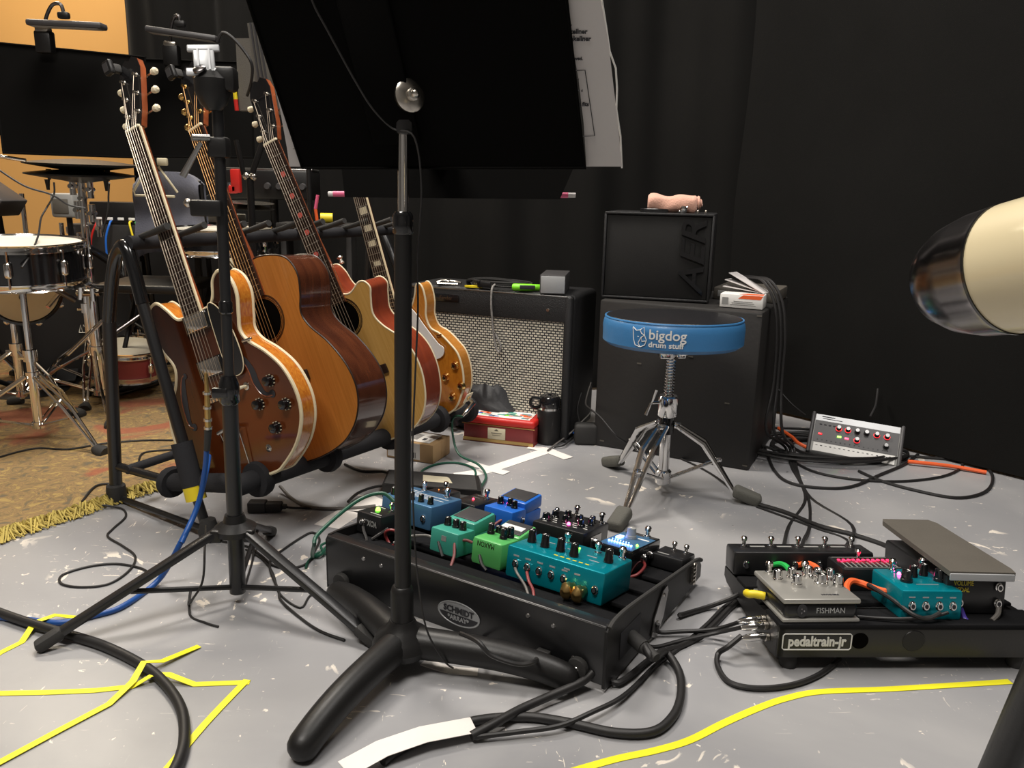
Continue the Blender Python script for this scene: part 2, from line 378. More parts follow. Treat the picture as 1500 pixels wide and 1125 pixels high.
# lower tray
a=[D(499,235,1.40),D(845,235,1.40),D(820,292,1.38),D(505,289,1.38)]; dd=V((0,.003,0)); m=MB(); m.add(a+[p+dd for p in a],[(0,1,2,3),(7,6,5,4),(0,4,5,1),(1,5,6,2),(2,6,7,3),(3,7,4,0)])
m.add([a[3],a[2],a[2]+V((0,.05,.004)),a[3]+V((0,.05,.004))],[(0,1,2,3)]); m.box(((a[0]+a[1])/2+V((-.03,-.06,.012)))[:],(.05,.13,.012),.004)
build(m,'lower_tray','desk_black',ms)
a0=D(481,284,1.42);a1=D(843,286,1.42)
m=MB(); m.cyl(a0,a1,.0042,n=10); m.m=1; m.cyl(a0.lerp(a1,.02),a0.lerp(a1,.09),.0046,n=10); m.cyl(a0.lerp(a1,.93),a0.lerp(a1,.97),.0046,n=10)
o=build(m,'baton',['paper','pink']); tag(o,'pale rod with pink bands lying across the tray under the music stand desk','stick')
# sheets of music
def sheet(name,pts,label,mk=None):
    m=MB(); n=len(pts)//2; vs=[];off=V((0,.0012,0))
    for p in pts: vs.append(p)
    m.add(vs,[(i,i+1,n+i+1,n+i) for i in range(n-1)]); m.add([p+off for p in vs],[(n+i,n+i+1,i+1,i) for i in range(n-1)])
    o=thing(name,label,'sheet music',pts[0]); build(m,'paper_sheet','paper',o); return o
off=-dn*.006
def onS(x,y,k=.006): return PL(x,y,p0-dn*k,dn)
L_=[onS(x,y) for x,y in ((815,-60),(826,0),(838,60),(848,120),(855,180),(859,244))]; Rr=[onS(x,y) for x,y in ((868,-60),(880,0),(891,60),(898,120),(905,180),(911,244))]
sh=sheet('music_sheet',L_+Rr,'printed page sticking out past the right edge of the near music stand')
def pg(t,x,y,s,b=0.):
    o=onS(x,y,.0052); u=(onS(x+10,y,.0052)-o).normalized(); v=(onS(x-2,y-10,.0052)-o); v=(v-u*v.dot(u)).normalized()
    return MB().text(t,s,frame(o,u,v,u.cross(v)),.0002,bold=b)
for t,x,y,s,b in (('by',834,37,.008,0),('inkellner',844,46.5,.0088,.0003),('winkellner',846,57,.0088,.0003),('iewed.',845,86,.0065,.0002),('ers',845,116,.0055,0),('ers d',848,133,.0055,0),('ill fits',854,153,.008,.0003)):
    build(pg(t,x,y,s,b),'printing','ink',sh)
m=MB(); m.tube([onS(x,y,.0052) for x,y in ((836,104),(857,103),(871,199),(850,200))],.0006,5); build(m,'printed_box','ink',sh)
m=MB(); m.tube([onS(x,y,.009) for x,y in ((881,-4),(888,40),(893,75),(902,100),(904,130),(903,160),(909,200),(911,246))],.0014,5); build(m,'page_edge','white',sh)
L_=[onS(x,y) for x,y in ((380,60),(398,110),(410,160),(420,215),(424,244))]; Rr=[onS(x,y) for x,y in ((395,60),(412,110),(425,160),(440,215),(448,244))]
s2=sheet('music_sheet',L_+Rr,'pale page edge sticking out past the left side of the near music stand')
m=MB(); 
for y in (142,165,203,218): m.tube([onS(416+(y-142)*.17,y,.0052),onS(428+(y-142)*.1,y,.0052)],.0004,4)
build(m,'printing','ink',s2)
def cable(pts,r,m='cable',label='',name='cable',n=6,cat='cable',grp=None,sides=8):
    P=[]
    for p in pts:
        if isinstance(p,V): P.append(p)
        else: P.append(G(p[0],p[1],p[2] if len(p)>2 else r))
    o=build(MB().tube(sp(P,n),r,sides),name,m); return tag(o,label,cat,grp)
dC=lambda x,y: PL(x,y,p0+dn*.010,dn)
cable([dC(452,-14),dC(462,12),dC(480,45),dC(500,82),dC(520,118),dC(545,158),dC(575,188),V((-.150,1.222,.875)),V((-.142,1.240,.80)),V((-.150,1.250,.70)),V((-.150,1.255,.62)),V((-.152,1.232,.52)),V((-.156,1.224,.40)),V((-.156,1.227,.30)),V((-.150,1.218,.2)),V((-.135,1.19,.12)),V((-.12,1.19,.075)),V((-.10,1.20,.035)),V((-.09,1.23,.006))],.0016,'cable','thin cord running down the near music stand from its desk light')
# ============================================================ tripod stand with gripper, left
B=V((-.532,1.45,0)); ts=thing('tripod_stand','black tripod microphone stand with a grey holder on top, in front of the guitars','stand',B)
ax=lambda t:V((B.x+.018*t,B.y,t))
for f in ((-.814,1.262,0),(-.238,1.30,0),(-.56,1.763,0)):
    f=V(f); d=(f-B); d.z=0; d.normalize(); h=B+d*.028+V((0,0,.158)); m=MB(); T=(f+V((0,0,.012))-h); fl_=T.length
    y=T.normalized(); x=y.cross(V((0,0,1))).normalized(); z=x.cross(y)
    m.T=frame(h,x,y,z); m.box((0,fl_*.48,0),(.022,fl_*.96,.014),.004); lg=build(m,'leg','black_metal',ts)
    m=MB(); m.T=frame(h,x,y,z); m.box((0,fl_*.955,0),(.027,.05,.022),.008); build(m,'rubber_foot','rubber',lg)
    m=MB(); a=ax(.035)+d*.012; b=h+T*.52+V((0,0,-.008)); m.tube([a,b],.0055,8); m.m=1; m.ball(b,.0045); m.ball(a,.0045); build(m,'brace',['black_metal','steel'],ts)
m=MB(); m.cyl(ax(.022),ax(.16),.0155,n=16); build(m,'centre_post','black_metal',ts)
m=MB(); m.lathe([(.018,-.012),(.038,-.008),(.040,.004),(.022,.016),(.018,.03)],ax(.156)); 
for k in range(3):
    a=PI/2+k*2*PI/3+.1; m.box((ax(.15)+V((math.cos(a)*.035,math.sin(a)*.035,0)))[:],(.022,.022,.026),.005)
build(m,'leg_spreader','black_satin',ts)
m=MB(); m.cyl(ax(.16),ax(.43),.0148,n=18); build(m,'lower_tube','black_metal',ts)
m=MB(); m.lathe([(.0148,0),(.019,.006),(.019,.04),(.013,.055)],ax(.405)); m.box((ax(.43)+V((-.012,-.015,0)))[:],(.03,.012,.02),.004); build(m,'height_clutch','black_gloss',ts)
m=MB(); m.cyl(ax(.43),ax(.965),.0098,n=16); build(m,'upper_tube','black_metal',ts)
m=MB(); m.lathe([(.0098,0),(.0125,.003),(.0125,.02),(.0098,.024)],ax(.575)); build(m,'clamp_ring','black_gloss',ts)
m=MB(); c=ax(.865); m.box(c[:],(.035,.03,.035),.006); m.m=1; m.tube([c+V((-.012,-.012,.015)),c+V((-.035,-.03,.014))],.006,10); m.tube([c+V((-.022,-.025,.006)),c+V((-.055,-.03,-.05))],[.004,.006],10); build(m,'lever_handle',['black_satin','steel'],ts)
m=MB(); c=ax(.762); m.box((c+V((-.022,-.006,0)))[:],(.055,.03,.028),.004); m.m=1; m.ball(c+V((-.055,-.008,.008)),.008); build(m,'side_clamp',['black_satin','nickel'],ts)
c=D(304,116,1.44); m=MB(); m.lathe([(.012,-.05),(.022,-.04),(.030,-.02),(.030,.0),(.02,.012)],c+V((.008,0,0))); m.box((c+V((.03,0,.0)))[:],(.04,.03,.04),.008); m.m=1; m.lathe([(.011,0),(.011,.003),(.008,.005)],c+V((-.004,-.022,.012)),(-.2,-.6,.8)); build(m,'ball_head',['black_satin','dark_steel'],ts)
cc=D(299,88,1.43); m=MB(); u=V((.95,.2,.06)).normalized(); v=V((.42,.35,.85)).normalized(); v=(v-u*v.dot(u)).normalized(); m.T=frame(cc,u,v,u.cross(v))
m.box((0,0,0),(.034,.04,.006),.002); m.box((0,.02,0),(.052,.012,.006),.002); m.box((0,-.02,0),(.060,.013,.006),.002)
for i in(-.009,.009): m.box((i,0,.004),(.003,.036,.003))
build(m,'holder_plate','light_grey',ts)
# ============================================================ guitars
def pose(O,yaw,lean,back):
    yaw,lean,back=map(R_,(yaw,lean,back)); n0=V((math.cos(yaw),math.sin(yaw),0)); x0=V((-n0.y,n0.x,0)); z=V((0,0,1))
    n=n0*math.cos(back)+z*math.sin(back); y=z*math.cos(back)-n0*math.sin(back)
    return frame(O,x0*math.cos(lean)+y*math.sin(lean),y*math.cos(lean)-x0*math.sin(lean),n)
def guitar(name,label,T,out,d,top,side,bind,ny,by,fe,hw,neckm,strm='string',inl=None,heel=.0,peg='ivory',headm='mahogany',hs='black_gloss',bsz=.0028,nb=None):
    t=thing(name,label,'guitar',T); o=sp2(out,6); n3=[(x,y,0) for x,y in o]
    m=MB(T); m.prism(o,-d,0,(1,0)); build(m,'body_sides',side,t)
    m=MB(T); m.prism(o,-.001,.0015,(0,1)); build(m,'soundboard',top,t,20)
    m=MB(T)
    m.tube([(x,y,.0005) for x,y in o],bsz,6,True); build(m,'front_binding',bind,t)
    m=MB(T); m.tube([(x,y,-d) for x,y in o],bsz*.9,6,True); build(m,'back_binding',bind,t)
    # neck
    w0,w1=.0215,.0275; L=ny-fe; m=MB(T)
    P=[(fe-.01,w1,.02,.012+heel),(fe+.06,w1-.001,.016,.012),(ny,w0,.012,.011)]
    jn=max(y for x,y in out if abs(x)<.05) if heel else fe
    rings=[];K=10
    for i in range(9):
        f=i/8; y=fe+(ny-fe)*f; w=w1+(w0-w1)*f; dp=.016+ (heel if y<jn+.02 else heel*max(0,1-(y-jn-.02)/.05))
        rings+= [(w*math.cos(PI+PI*j/K),y,.006+dp*math.sin(PI+PI*j/K)) for j in range(K+1)]
    fs=[(i*(K+1)+j,i*(K+1)+j+1,(i+1)*(K+1)+j+1,(i+1)*(K+1)+j) for i in range(8) for j in range(K)]
    m.add(rings,fs); build(m,'neck',neckm,t)
    m=MB(T); q=[(-w1,fe,0),(w1,fe,0),(w0,ny,0),(-w0,ny,0)]
    m.add([(x,y,.006) for x,y,_ in q]+[(x,y,.0125) for x,y,_ in q],[(0,3,2,1),(4,5,6,7),(0,1,5,4),(1,2,6,5),(2,3,7,6),(3,0,4,7)])
    m.m=1; sl=ny-by
    for k in range(1,24):
        y=ny-sl*(1-2**(-k/12))
        if y<fe+.004: break
        f=(ny-y)/L; w=w0+(w1-w0)*f; m.box((0,y,.0132),(2*w,.0022,.0018))
    if nb:
        m.m=2
        for s in (-1,1): m.tube([(s*w0,ny,.0095),(s*w1,fe,.0095)],.0036,6)
    if inl:
        m.m=3
        for k in inl[1]:
            y=ny-sl*(1-(2**(-k/12)+2**(-(k-1)/12))/2)
            if y<fe+.01: continue
            if inl[0]=='block': m.box((0,y,.0128),(.026,.018*(y-by)/sl*1.5,.001))
            else: m.lathe([(.0075,0),(.0075,.001)],(0,y,.0124),(0,0,1),10)
    build(m,'fretboard',['rosewood','nickel',nb or 'cream',inl[2] if inl else 'ivory'],t)
    m=MB(T); m.box((0,ny+.0025,.0125),(2*w0+.002,.006,.008),.001); build(m,'nut','ivory',t)
    # headstock, tilted back
    HT=T@Matrix.Translation((0,ny+.004,.004))@Matrix.Rotation(R_(-14),4,'X')
    ho=[(-.021,0),(-.030,.04),(-.038,.14),(-.030,.165),(-.012,.178),(0,.17),(.012,.178),(.030,.165),(.038,.14),(.030,.04),(.021,0)]
    m=MB(HT); m.prism(ho,-.014,0,(1,1)); m.m=1; m.prism([(x*.98,y) for x,y in ho],0,.0015,(0,1)); build(m,'headstock',[headm,hs],t)
    for s in(-1,1):
        for k in range(3):
            y=.035+.045*k; m=MB(HT); m.m=1; x=.022*s+.003*s*k
            m.lathe([(.006,0),(.005,.003),(.003,.004),(.003,.010),(.004,.011)],(x*.8,y,0),(0,0,1),10); m.tube([(x,y,-.018),(x+.026*s,y,-.018)],.002,6)
            m.m=0; m.tube([(x+.022*s,y,-.018),(x+.027*s,y,-.018),(x+.036*s,y,-.018),(x+.041*s,y,-.018)],[.004,.0075,.0085,.004],8); build(m,'tuning_peg',[peg,'nickel' if peg=='ivory' else 'gold'],t)
    for k in range(6):
        f=(k-2.5)/2.5; s=-1 if k<3 else 1; kk=(k if k<3 else 5-k)
        hp=HT@V((s*(.018+.0024*kk),.035+.045*kk,.008)); m=MB(); m.tube([T@V((f*.026,by,.016)),T@V((f*.0175,ny,.0185)),hp],.0006 if k>2 else .0009,5); build(m,'string',strm,t)
    return t
# outline lists are (right side upward) then (left side downward), metres from the end pin
O1=[(.0,-.004),(.086,-.003),(.118,.008),(.164,.038),(.196,.074),(.214,.114),(.216,.162),(.2,.215),(.166,.26),(.128,.295),(.115,.324),(.124,.355),(.138,.401),(.132,.44),(.108,.463),(.082,.45),(.066,.415),(.045,.399),(.0,.396),(-.045,.396),(-.066,.402),(-.088,.43),(-.115,.454),(-.145,.442),(-.153,.395),(-.142,.345),(-.120,.30),(-.131,.263),(-.16,.225),(-.19,.18),(-.196,.13),(-.175,.072),(-.13,.022),(-.07,0)]
T1=pose((-.602,1.755,.147),-116,21.5,1.9)
g=guitar('semi_hollow_guitar','dark brown semi-hollow electric guitar with cream binding and black knobs, nearest on the rack',T1,O1,.045,'walnut_top','amber_side','cream',.83,.195,.375,.02,'mahogany','string',None,.006,nb='cream',bsz=.0042)
for x,y in((.156,.195),(.105,.153),(.18,.135),(.133,.092)):
    m=MB(T1@TR(x,y,0)); m.lathe([(.0135,0),(.0135,.004),(.0115,.008)],n=20); m.lathe([(.0115,.004),(.0105,.018),(.009,.019)],n=16); m.m=1
    for k in range(10): a=2*PI*k/10; m.box((.013*math.cos(a),.013*math.sin(a),.004),(.0025,.0025,.003))
    build(m,'knob',['black_gloss','ivory'],g)
m=MB(T1@TR(.082,.201,0)); m.lathe([(.009,0),(.009,.003),(.006,.004)]); m.m=1; m.tube([(0,0,.003),(-.006,0,.016),(-.012,0,.022)],[.003,.0045,.005],8); build(m,'toggle_switch',['nickel','ivory'],g)
for y in (.375,.268):
    m=MB(T1@TR(0,y,0)); m.box((0,0,.004),(.088,.044,.006),.003); m.m=1; m.box((0,0,.009),(.07,.038,.008),.002); build(m,'pickup',['black_gloss','chrome'],g)
m=MB(T1@TR(0,.195,0)); m.box((0,0,.009),(.085,.012,.008),.002); m.m=1
for i in range(6): m.box((-.026+.0104*i,0,.014),(.006,.011,.003))
build(m,'bridge',['nickel','chrome'],g)
m=MB(T1); m.tube([(-.035,.118,.014),(.0,.124,.015),(.035,.118,.014)],.005,8); m.tube([(.03,.118,.013),(.022,.004,.006)],.0016,6); m.tube([(-.03,.118,.013),(-.018,.004,.006)],.0016,6); m.box((0,.006,.004),(.05,.012,.004),.001); build(m,'tailpiece','nickel',g)
m=MB(T1); m.prism(sp2([(.050,.40),(.075,.392),(.098,.34),(.105,.27),(.092,.235),(.06,.232),(.048,.26),(.045,.33)],5),.006,.009); m.m=1; m.tube([(x,y,.0085) for x,y in sp2([(.050,.40),(.075,.392),(.098,.34),(.105,.27),(.092,.235),(.06,.232),(.048,.26),(.045,.33)],5)],.0013,5,True); build(m,'pickguard',['black_gloss','cream'],g)
def fhole(T,pts,par,s=1):
    c=sp([(x,y,.0022) for x,y in pts],6); m=MB(T); n=len(c); w=[.0035+.006*math.sin(PI*i/(n-1))**2 for i in range(n)]
    vs=[];
    for i,p in enumerate(c):
        t=(c[min(i+1,n-1)]-c[max(i-1,0)]).normalized(); k=V((-t.y,t.x,0)); vs+=[p+k*w[i],p-k*w[i]]
    m.add(vs,[(2*i,2*i+1,2*i+3,2*i+2) for i in range(n-1)]); m.lathe([(.009,0),(.009,.0006)],c[0],(0,0,1),14); m.lathe([(.007,0),(.007,.0006)],c[-1],(0,0,1),14)
    m.m=1; m.tube([p+V((0,0,.0004)) for p in vs[::2]],.0013,5); build(m,'f_hole',['ink','mahogany'],par)
fhole(T1,[(.150,.166),(.128,.172),(.115,.20),(.112,.23),(.100,.26),(.086,.27)],g)
fhole(T1,[(-.118,.150),(-.128,.162),(-.125,.20),(-.118,.23),(-.105,.262),(-.096,.27)],g)
m=MB(T1@TR(.089,.053,0)); m.lathe([(.009,0),(.009,.002),(.005,.004)],n=12); m.m=1; m.lathe([(.003,.003),(.003,.0045)],n=8); build(m,'jack_socket',['nickel','ink'],g)
m=MB(T1@TR(.128,.297,-.004)); m.box((0,0,.008),(.03,.006,.005),.002); build(m,'pickguard_bracket','nickel',g)
# acoustic
O2=[(-.0,-.005),(.04,-.003),(.078,.003),(.115,.015),(.155,.043),(.183,.083),(.194,.131),(.185,.184),(.158,.243),(.122,.294),(.111,.332),(.127,.371),(.139,.415),(.128,.455),(.10,.478),(.05,.495),(0,.497),(-.05,.495),(-.10,.478),(-.128,.455),(-.139,.415),(-.127,.371),(-.113,.332),(-.125,.294),(-.16,.243),(-.187,.184),(-.195,.131),(-.184,.083),(-.155,.043),(-.115,.015),(-.06,-.001)]
T2=pose((-.474,1.8465,.169),-116.6,24.5,2.7)
g=guitar('acoustic_guitar','acoustic guitar with plain cedar top and dark glossy rosewood sides, second on the rack',T2,O2,.11,'cedar','rosewood_side','rosewood',.84,.19,.405,.02,'mahogany','bronze_string',None,.012,peg='gold',bsz=.0022)
def rosette(T,x,y,r,par,c='hole_black',ring='rosewood'):
    m=MB(T@TR(x,y,.002)); m.lathe([(r,0),(r,.0007)],n=36); o=build(m,'sound_hole',c,par)
    m=MB(T@TR(x,y,.0022)); 
    for q in (1.06,1.14,1.2): m.tube([(r*q*math.cos(2*PI*i/36),r*q*math.sin(2*PI*i/36),0) for i in range(36)],.0009,4,True)
    build(m,'rosette',ring,par)
rosette(T2,.0,.352,.05,g)
m=MB(T2@TR(0,.19,0)); m.box((0,0,.006),(.15,.026,.008),.003); m.m=1; m.box((0,.004,.012),(.075,.003,.004)); build(m,'bridge',['rosewood','ivory'],g)
# blonde cutaway
O3=[(0,-.02),(.061,-.013),(.109,.012),(.14,.05),(.158,.095),(.166,.14),(.162,.19),(.142,.235),(.105,.28),(.090,.318),(.103,.36),(.113,.385),(.102,.405),(.083,.408),(.060,.396),(.043,.391),(.022,.398),(.006,.425),(-.002,.46),(-.02,.485),(-.06,.485),(-.1,.47),(-.128,.44),(-.135,.40),(-.122,.355),(-.108,.318),(-.118,.28),(-.15,.235),(-.172,.19),(-.178,.14),(-.17,.09),(-.145,.04),(-.1,.0),(-.05,-.016)]
T3=pose((-.329,2.134,.1515),-112.9,23,-3.4)
g=guitar('cutaway_guitar','blonde-topped cutaway guitar with reddish sides, cream binding and pink fret markers, third on the rack',T3,O3,.085,'blonde','red_side','cream',.83,.19,.375,.02,'mahogany','string',('dot',(3,5,7,9,12,15),'dot_pink'),.012,bsz=.0026) if dm('dot_pink',(.70,.12,.10),.4) is None else None
rosette(T3,.0,.335,.046,g,'hole_black','rosewood')
m=MB(T3@TR(0,.17,0)); m.box((0,0,.006),(.14,.026,.008),.003); m.m=1; m.box((0,.004,.012),(.075,.003,.004)); build(m,'bridge',['rosewood','ivory'],g)
m=MB(T3@TR(.03,.475,-.04)); m.lathe([(.005,0),(.008,.003),(.004,.012),(.009,.018),(.006,.022)],ax=(0,1,0),n=12); build(m,'strap_button','nickel',g)
# honey electric
O4=[(0,-.012),(.05,-.010),(.10,.0),(.141,.017),(.177,.058),(.191,.084),(.201,.127),(.199,.176),(.181,.21),(.154,.246),(.125,.27),(.119,.307),(.131,.345),(.134,.385),(.126,.405),(.112,.402),(.098,.375),(.075,.345),(.04,.335),(0,.335),(-.04,.345),(-.07,.40),(-.11,.43),(-.14,.41),(-.145,.36),(-.13,.31),(-.13,.27),(-.16,.246),(-.185,.21),(-.201,.176),(-.203,.127),(-.192,.084),(-.175,.055),(-.14,.018),(-.10,0),(-.05,-.010)]
T4=pose((-.2815,2.433,.107),-119.5,15.5,-3.4)
g=guitar('electric_guitar','honey gold electric guitar with gold knobs and white pickguard, farthest on the rack',T4,O4,.045,'honey','honey_side','cream',.80,.172,.335,.02,'mahogany','string',('block',(1,3,5,7,9,12,15,17),'ivory'),.008,nb='cream',bsz=.0032)
for x,y in((.181,.145),(.136,.115),(.184,.081),(.142,.052)):
    m=MB(T4@TR(x,y,0)); m.lathe([(.013,0),(.0135,.003),(.011,.008),(.0105,.013),(.007,.014)],n=18); m.m=1; m.lathe([(.005,.0138),(.005,.0146)],n=10); build(m,'knob',['gold','rosewood'],g)
m=MB(T4); m.prism(sp2([(.06,.35),(.085,.33),(.11,.28),(.142,.222),(.158,.205),(.152,.185),(.13,.175),(.10,.18),(.07,.21),(.055,.28)],4),.006,.009); build(m,'pickguard','white',g)
for y in (.29,.21):
    m=MB(T4@TR(0,y,0)); m.box((0,0,.004),(.088,.044,.006),.003); m.m=1; m.box((0,0,.009),(.07,.038,.008),.002); build(m,'pickup',['cream','gold'],g)
m=MB(T4@TR(.15,.243,.004)); m.box((0,0,0),(.02,.007,.006),.002); build(m,'pickguard_bracket','gold',g)
jw=T4@V((.176,.040,-.022)); jn=(T4.to_3x3()@V((.72,-.7,0))).normalized()
m=MB(); m.T=frame(jw,(T4.to_3x3()@V((.7,.72,0))).normalized(),T4.to_3x3()@V((0,0,1)),jn); m.box((0,0,.003),(.034,.034,.003),.001); m.m=1; m.lathe([(.007,.003),(.007,.008)],n=12); build(m,'jack_plate',['ivory','gold'],g)
# plug of the green cable
pl_=thing('jack_plug','silver jack plug with green cable in the honey guitar side','plug',jw+jn*.012)
u=(G(668,604,.14)-jw).normalized(); a=jw+jn*.01
m=MB(); m.tube([a,a+V((.012,-.02,-.008)),a+V((-.01,-.05,-.03))],[.006,.0065,.0065],12); m.tube([a+V((-.01,-.05,-.03)),a+V((-.018,-.06,-.038))],[.005,.003],10); build(m,'plug_body','chrome',pl_)
gend=a+V((-.018,-.06,-.038))
cable([gend,D(664,612,2.40),D(663,635,2.37),D(672,665,2.32),(700,680,.02),(712,697,.006),(705,712,.01),(695,722,.02)],.0036,'green_cable','green cable dropping from the honey guitar to the floor')
cable([(616,703,.012),(618,690),(640,680),(668,678),(690,684),(697,694),(690,708)],.0034,'green_cable','loop of green cable on the floor in front of the cardboard box')

for Tq,ny,dx,lab in ((T1,.83,-.036,'black clip tuner on the headstock of the dark brown guitar'),(T2,.84,-.034,'black clip tuner on the headstock of the cedar topped guitar')):
    HQ=Tq@Matrix.Translation((dx,ny+.165,-.02)); t=thing('clip_tuner',lab,'tuner',HQ)
    m=MB(HQ); m.box((0,0,.012),(.026,.034,.014),.005); build(m,'tuner_body','black_satin',t)
    m=MB(HQ); m.box((.006,-.002,-.004),(.012,.02,.02),.003); m.m=1; m.box((-.002,.0,.0195),(.016,.02,.001)); build(m,'clip',['rubber','charcoal'],t)
# ============================================================ guitar rack
RB=V((-1.014,1.952,0)); rk=thing('guitar_rack','black tubular multi guitar rack with foam padded rails holding four guitars','guitar rack',RB)
ra=V((.47,.91,0)).normalized(); rb=(G(309,793)-RB).normalized(); NP=rb.cross(V((0,0,1)))
def AP(x,y,s=0): return PL(x,y,RB+ra*s,NP)
S=G(347,712,.152); E=G(690,597,.114); W=E-S
m=MB(); m.tube(sp([AP(160,470)*1.,AP(163,420),AP(169,380),AP(182,360),AP(195,392),AP(209,445)],8),.0155,14); build(m,'top_bend','black_gloss',rk)
m=MB(); m.cyl(RB+V((0,0,.03)),AP(160,470),.0155,n=16); rl=build(m,'rear_leg','black_metal',rk)
m=MB(); m.lathe([(.022,0),(.025,.01),(.023,.045),(.018,.05)],RB); build(m,'rubber_foot','rubber',rl)
m=MB(); m.cyl(AP(209,445),AP(289,722),.0135,n=16); fl2=build(m,'front_leg','black_metal',rk)
m=MB(); m.cyl(AP(266,648),AP(283,712),.024,n=18); build(m,'foam_sleeve','foam',fl2)
m=MB(); m.cyl(AP(281,705),AP(288,732),.0235,n=18); build(m,'yellow_band','yellow',fl2)
m=MB(); m.cyl(AP(288,728),AP(303,775),.0115,n=14); build(m,'lower_leg','black_metal',fl2)
m=MB(); m.lathe([(.022,-.012),(.024,.0),(.016,.03)],AP(306,778)); build(m,'rubber_foot','rubber',fl2)
m=MB(); m.tube([RB+V((0,0,.10)),AP(250,705,.035)],.011,12); build(m,'cross_bar','black_metal',rk)
m=MB(); m.tube([AP(250,706,.035),S+rb*-.03,S,S+W*.03],.0225,16); m.lathe([(.036,-.012),(.040,0),(.036,.012)],AP(252,706,.035),rb,18); build(m,'corner_foam','foam',rk)
m=MB(); m.cyl(S-W*.01,E,.0245,n=18); build(m,'lower_rail','foam',rk)
for f in (.065,.30,.56,.80,.97):
    m=MB(); c=S+W*f; m.lathe([(.024,-.016),(.040,-.013),(.043,0),(.040,.013),(.024,.016)],c,W.normalized(),22); build(m,'rail_divider','foam',rk)
m=MB(); S2=RB+rb*.06+V((0,0,.10)); m.cyl(S2,S2+ra*1.05,.0115,n=12); build(m,'rear_lower_rail','foam',rk)
# far end frame
FB=RB+ra*1.05
m=MB(); m.tube(sp([FB+V((0,0,.02)),FB+V((.01,0,.5)),FB+rb*.05+V((0,0,.66)),FB+rb*.12+V((0,0,.6)),FB+rb*.42+V((0,0,.02))],8),.014,12); build(m,'far_frame','black_metal',rk)
# neck rail with forked rests
n0=AP(188,356); n1=n0+ra*1.04; NR=n1-n0
m=MB(); m.cyl(n0,n1,.0165,n=16); build(m,'neck_rail','foam',rk)
for f in (.03,.13,.25,.33,.44,.53,.62,.73,.84,.93):
    m=MB(); a=n0+NR*f+V((0,0,.012)); m.tube([a,a+rb*.05+V((0,0,.012)),a+rb*.115+V((0,0,.03))],[.007,.0075,.0085],10); build(m,'neck_rest','rubber',rk)
# rail bar in front foot direction on floor
m=MB(); m.tube([RB+V((.02,-.01,.012)),AP(300,775)*1.+V((0,0,.0))],.008,8); build(m,'floor_bar','black_metal',rk)
# ============================================================ tweed-front guitar amplifier
A1=V((.186,2.537,0)); ux=(A1-V((-.35,2.76,0))).normalized(); uy=V((-ux.y,ux.x,0)); AW,AH,AD=.62,.475,.27
TA=frame(A1-ux*(AW/2),ux,uy,(0,0,1)); am=thing('guitar_amplifier','black guitar amplifier with silver woven grille cloth behind the guitars','amplifier',TA)
m=MB(TA); z0=.012
m.box((0,AD/2+.012,z0+AH/2),(AW,AD-.024,AH),.018,3); build(m,'cabinet','tolex',am)
m=MB(TA); t=.028
for x in(-1,1): m.box((x*(AW/2-t/2),.008,z0+AH/2),(t,.03,AH),.010,3)
m.box((0,.008,z0+AH-.045),(AW-.02,.028,.085),.008,3); m.box((0,.008,z0+.016),(AW-.02,.028,.03),.008); build(m,'front_frame','tolex',am)
m=MB(TA); m.box((0,-.006,z0+AH-.0035),(AW-.03,.003,.0035),.001); build(m,'edge_piping','steel',am)
gm=mat('grille_cloth',(.3,.3,.27),.7); nt=gm.node_tree; b=nt.nodes['Principled BSDF']; tc=nt.nodes.new('ShaderNodeTexCoord'); mp=nt.nodes.new('ShaderNodeMapping'); mp.inputs['Rotation'].default_value=(R_(90),0,0)
bt=nt.nodes.new('ShaderNodeTexBrick'); bt.inputs['Scale'].default_value=1; bt.inputs['Brick Width'].default_value=.0150; bt.inputs['Row Height'].default_value=.0086; bt.inputs['Mortar Size'].default_value=.0021; bt.inputs['Mortar Smooth'].default_value=.3
bt.inputs['Color1'].default_value=(.78,.73,.60,1); bt.inputs['Color2'].default_value=(.60,.56,.47,1); bt.inputs['Mortar'].default_value=(.030,.030,.032,1)
nt.links.new(tc.outputs['Object'],mp.inputs[0]); nt.links.new(mp.outputs[0],bt.inputs[0]); nt.links.new(bt.outputs[0],b.inputs['Base Color']); M['grille_cloth']=gm
m=MB(TA); m.box((0,.006,z0+(AH-.085)/2+.01),(AW-2*t+.004,.008,AH-.085),0); build(m,'grille','grille_cloth',am)
m=MB(TA); m.box((-.135,-.0075,z0+AH-.035),(.095,.004,.026),.004); m.m=1; m.text('Fender',.017,TA@TR(-.135,-.0102,z0+AH-.035)@RX(90),.0006); build(m,'badge',['black_gloss','nickel'],am)
m=MB(TA)
for x in(-.27,.23): m.lathe([(.006,0),(.005,.003)],(x,-.006,z0+AH-.05),(0,-1,0),12)
build(m,'screw','nickel',am)
for sx_ in(-1,1):
    for sy_ in(0,1):
        m=MB(TA); m.lathe([(.018,0),(.02,.014)],(sx_*.26,.04+.18*sy_,0)); build(m,'foot','rubber',am)
m=MB(TA); m.tube(sp([(-.10,.1,z0+AH),(-.095,.09,z0+AH+.018),(0,.09,z0+AH+.026),(.095,.09,z0+AH+.018),(.10,.1,z0+AH)],6),.007,8); build(m,'handle','black_satin',am)
ZT=z0+AH
def onA(x,y,z=0.): return TA@V((x,y,ZT+z))
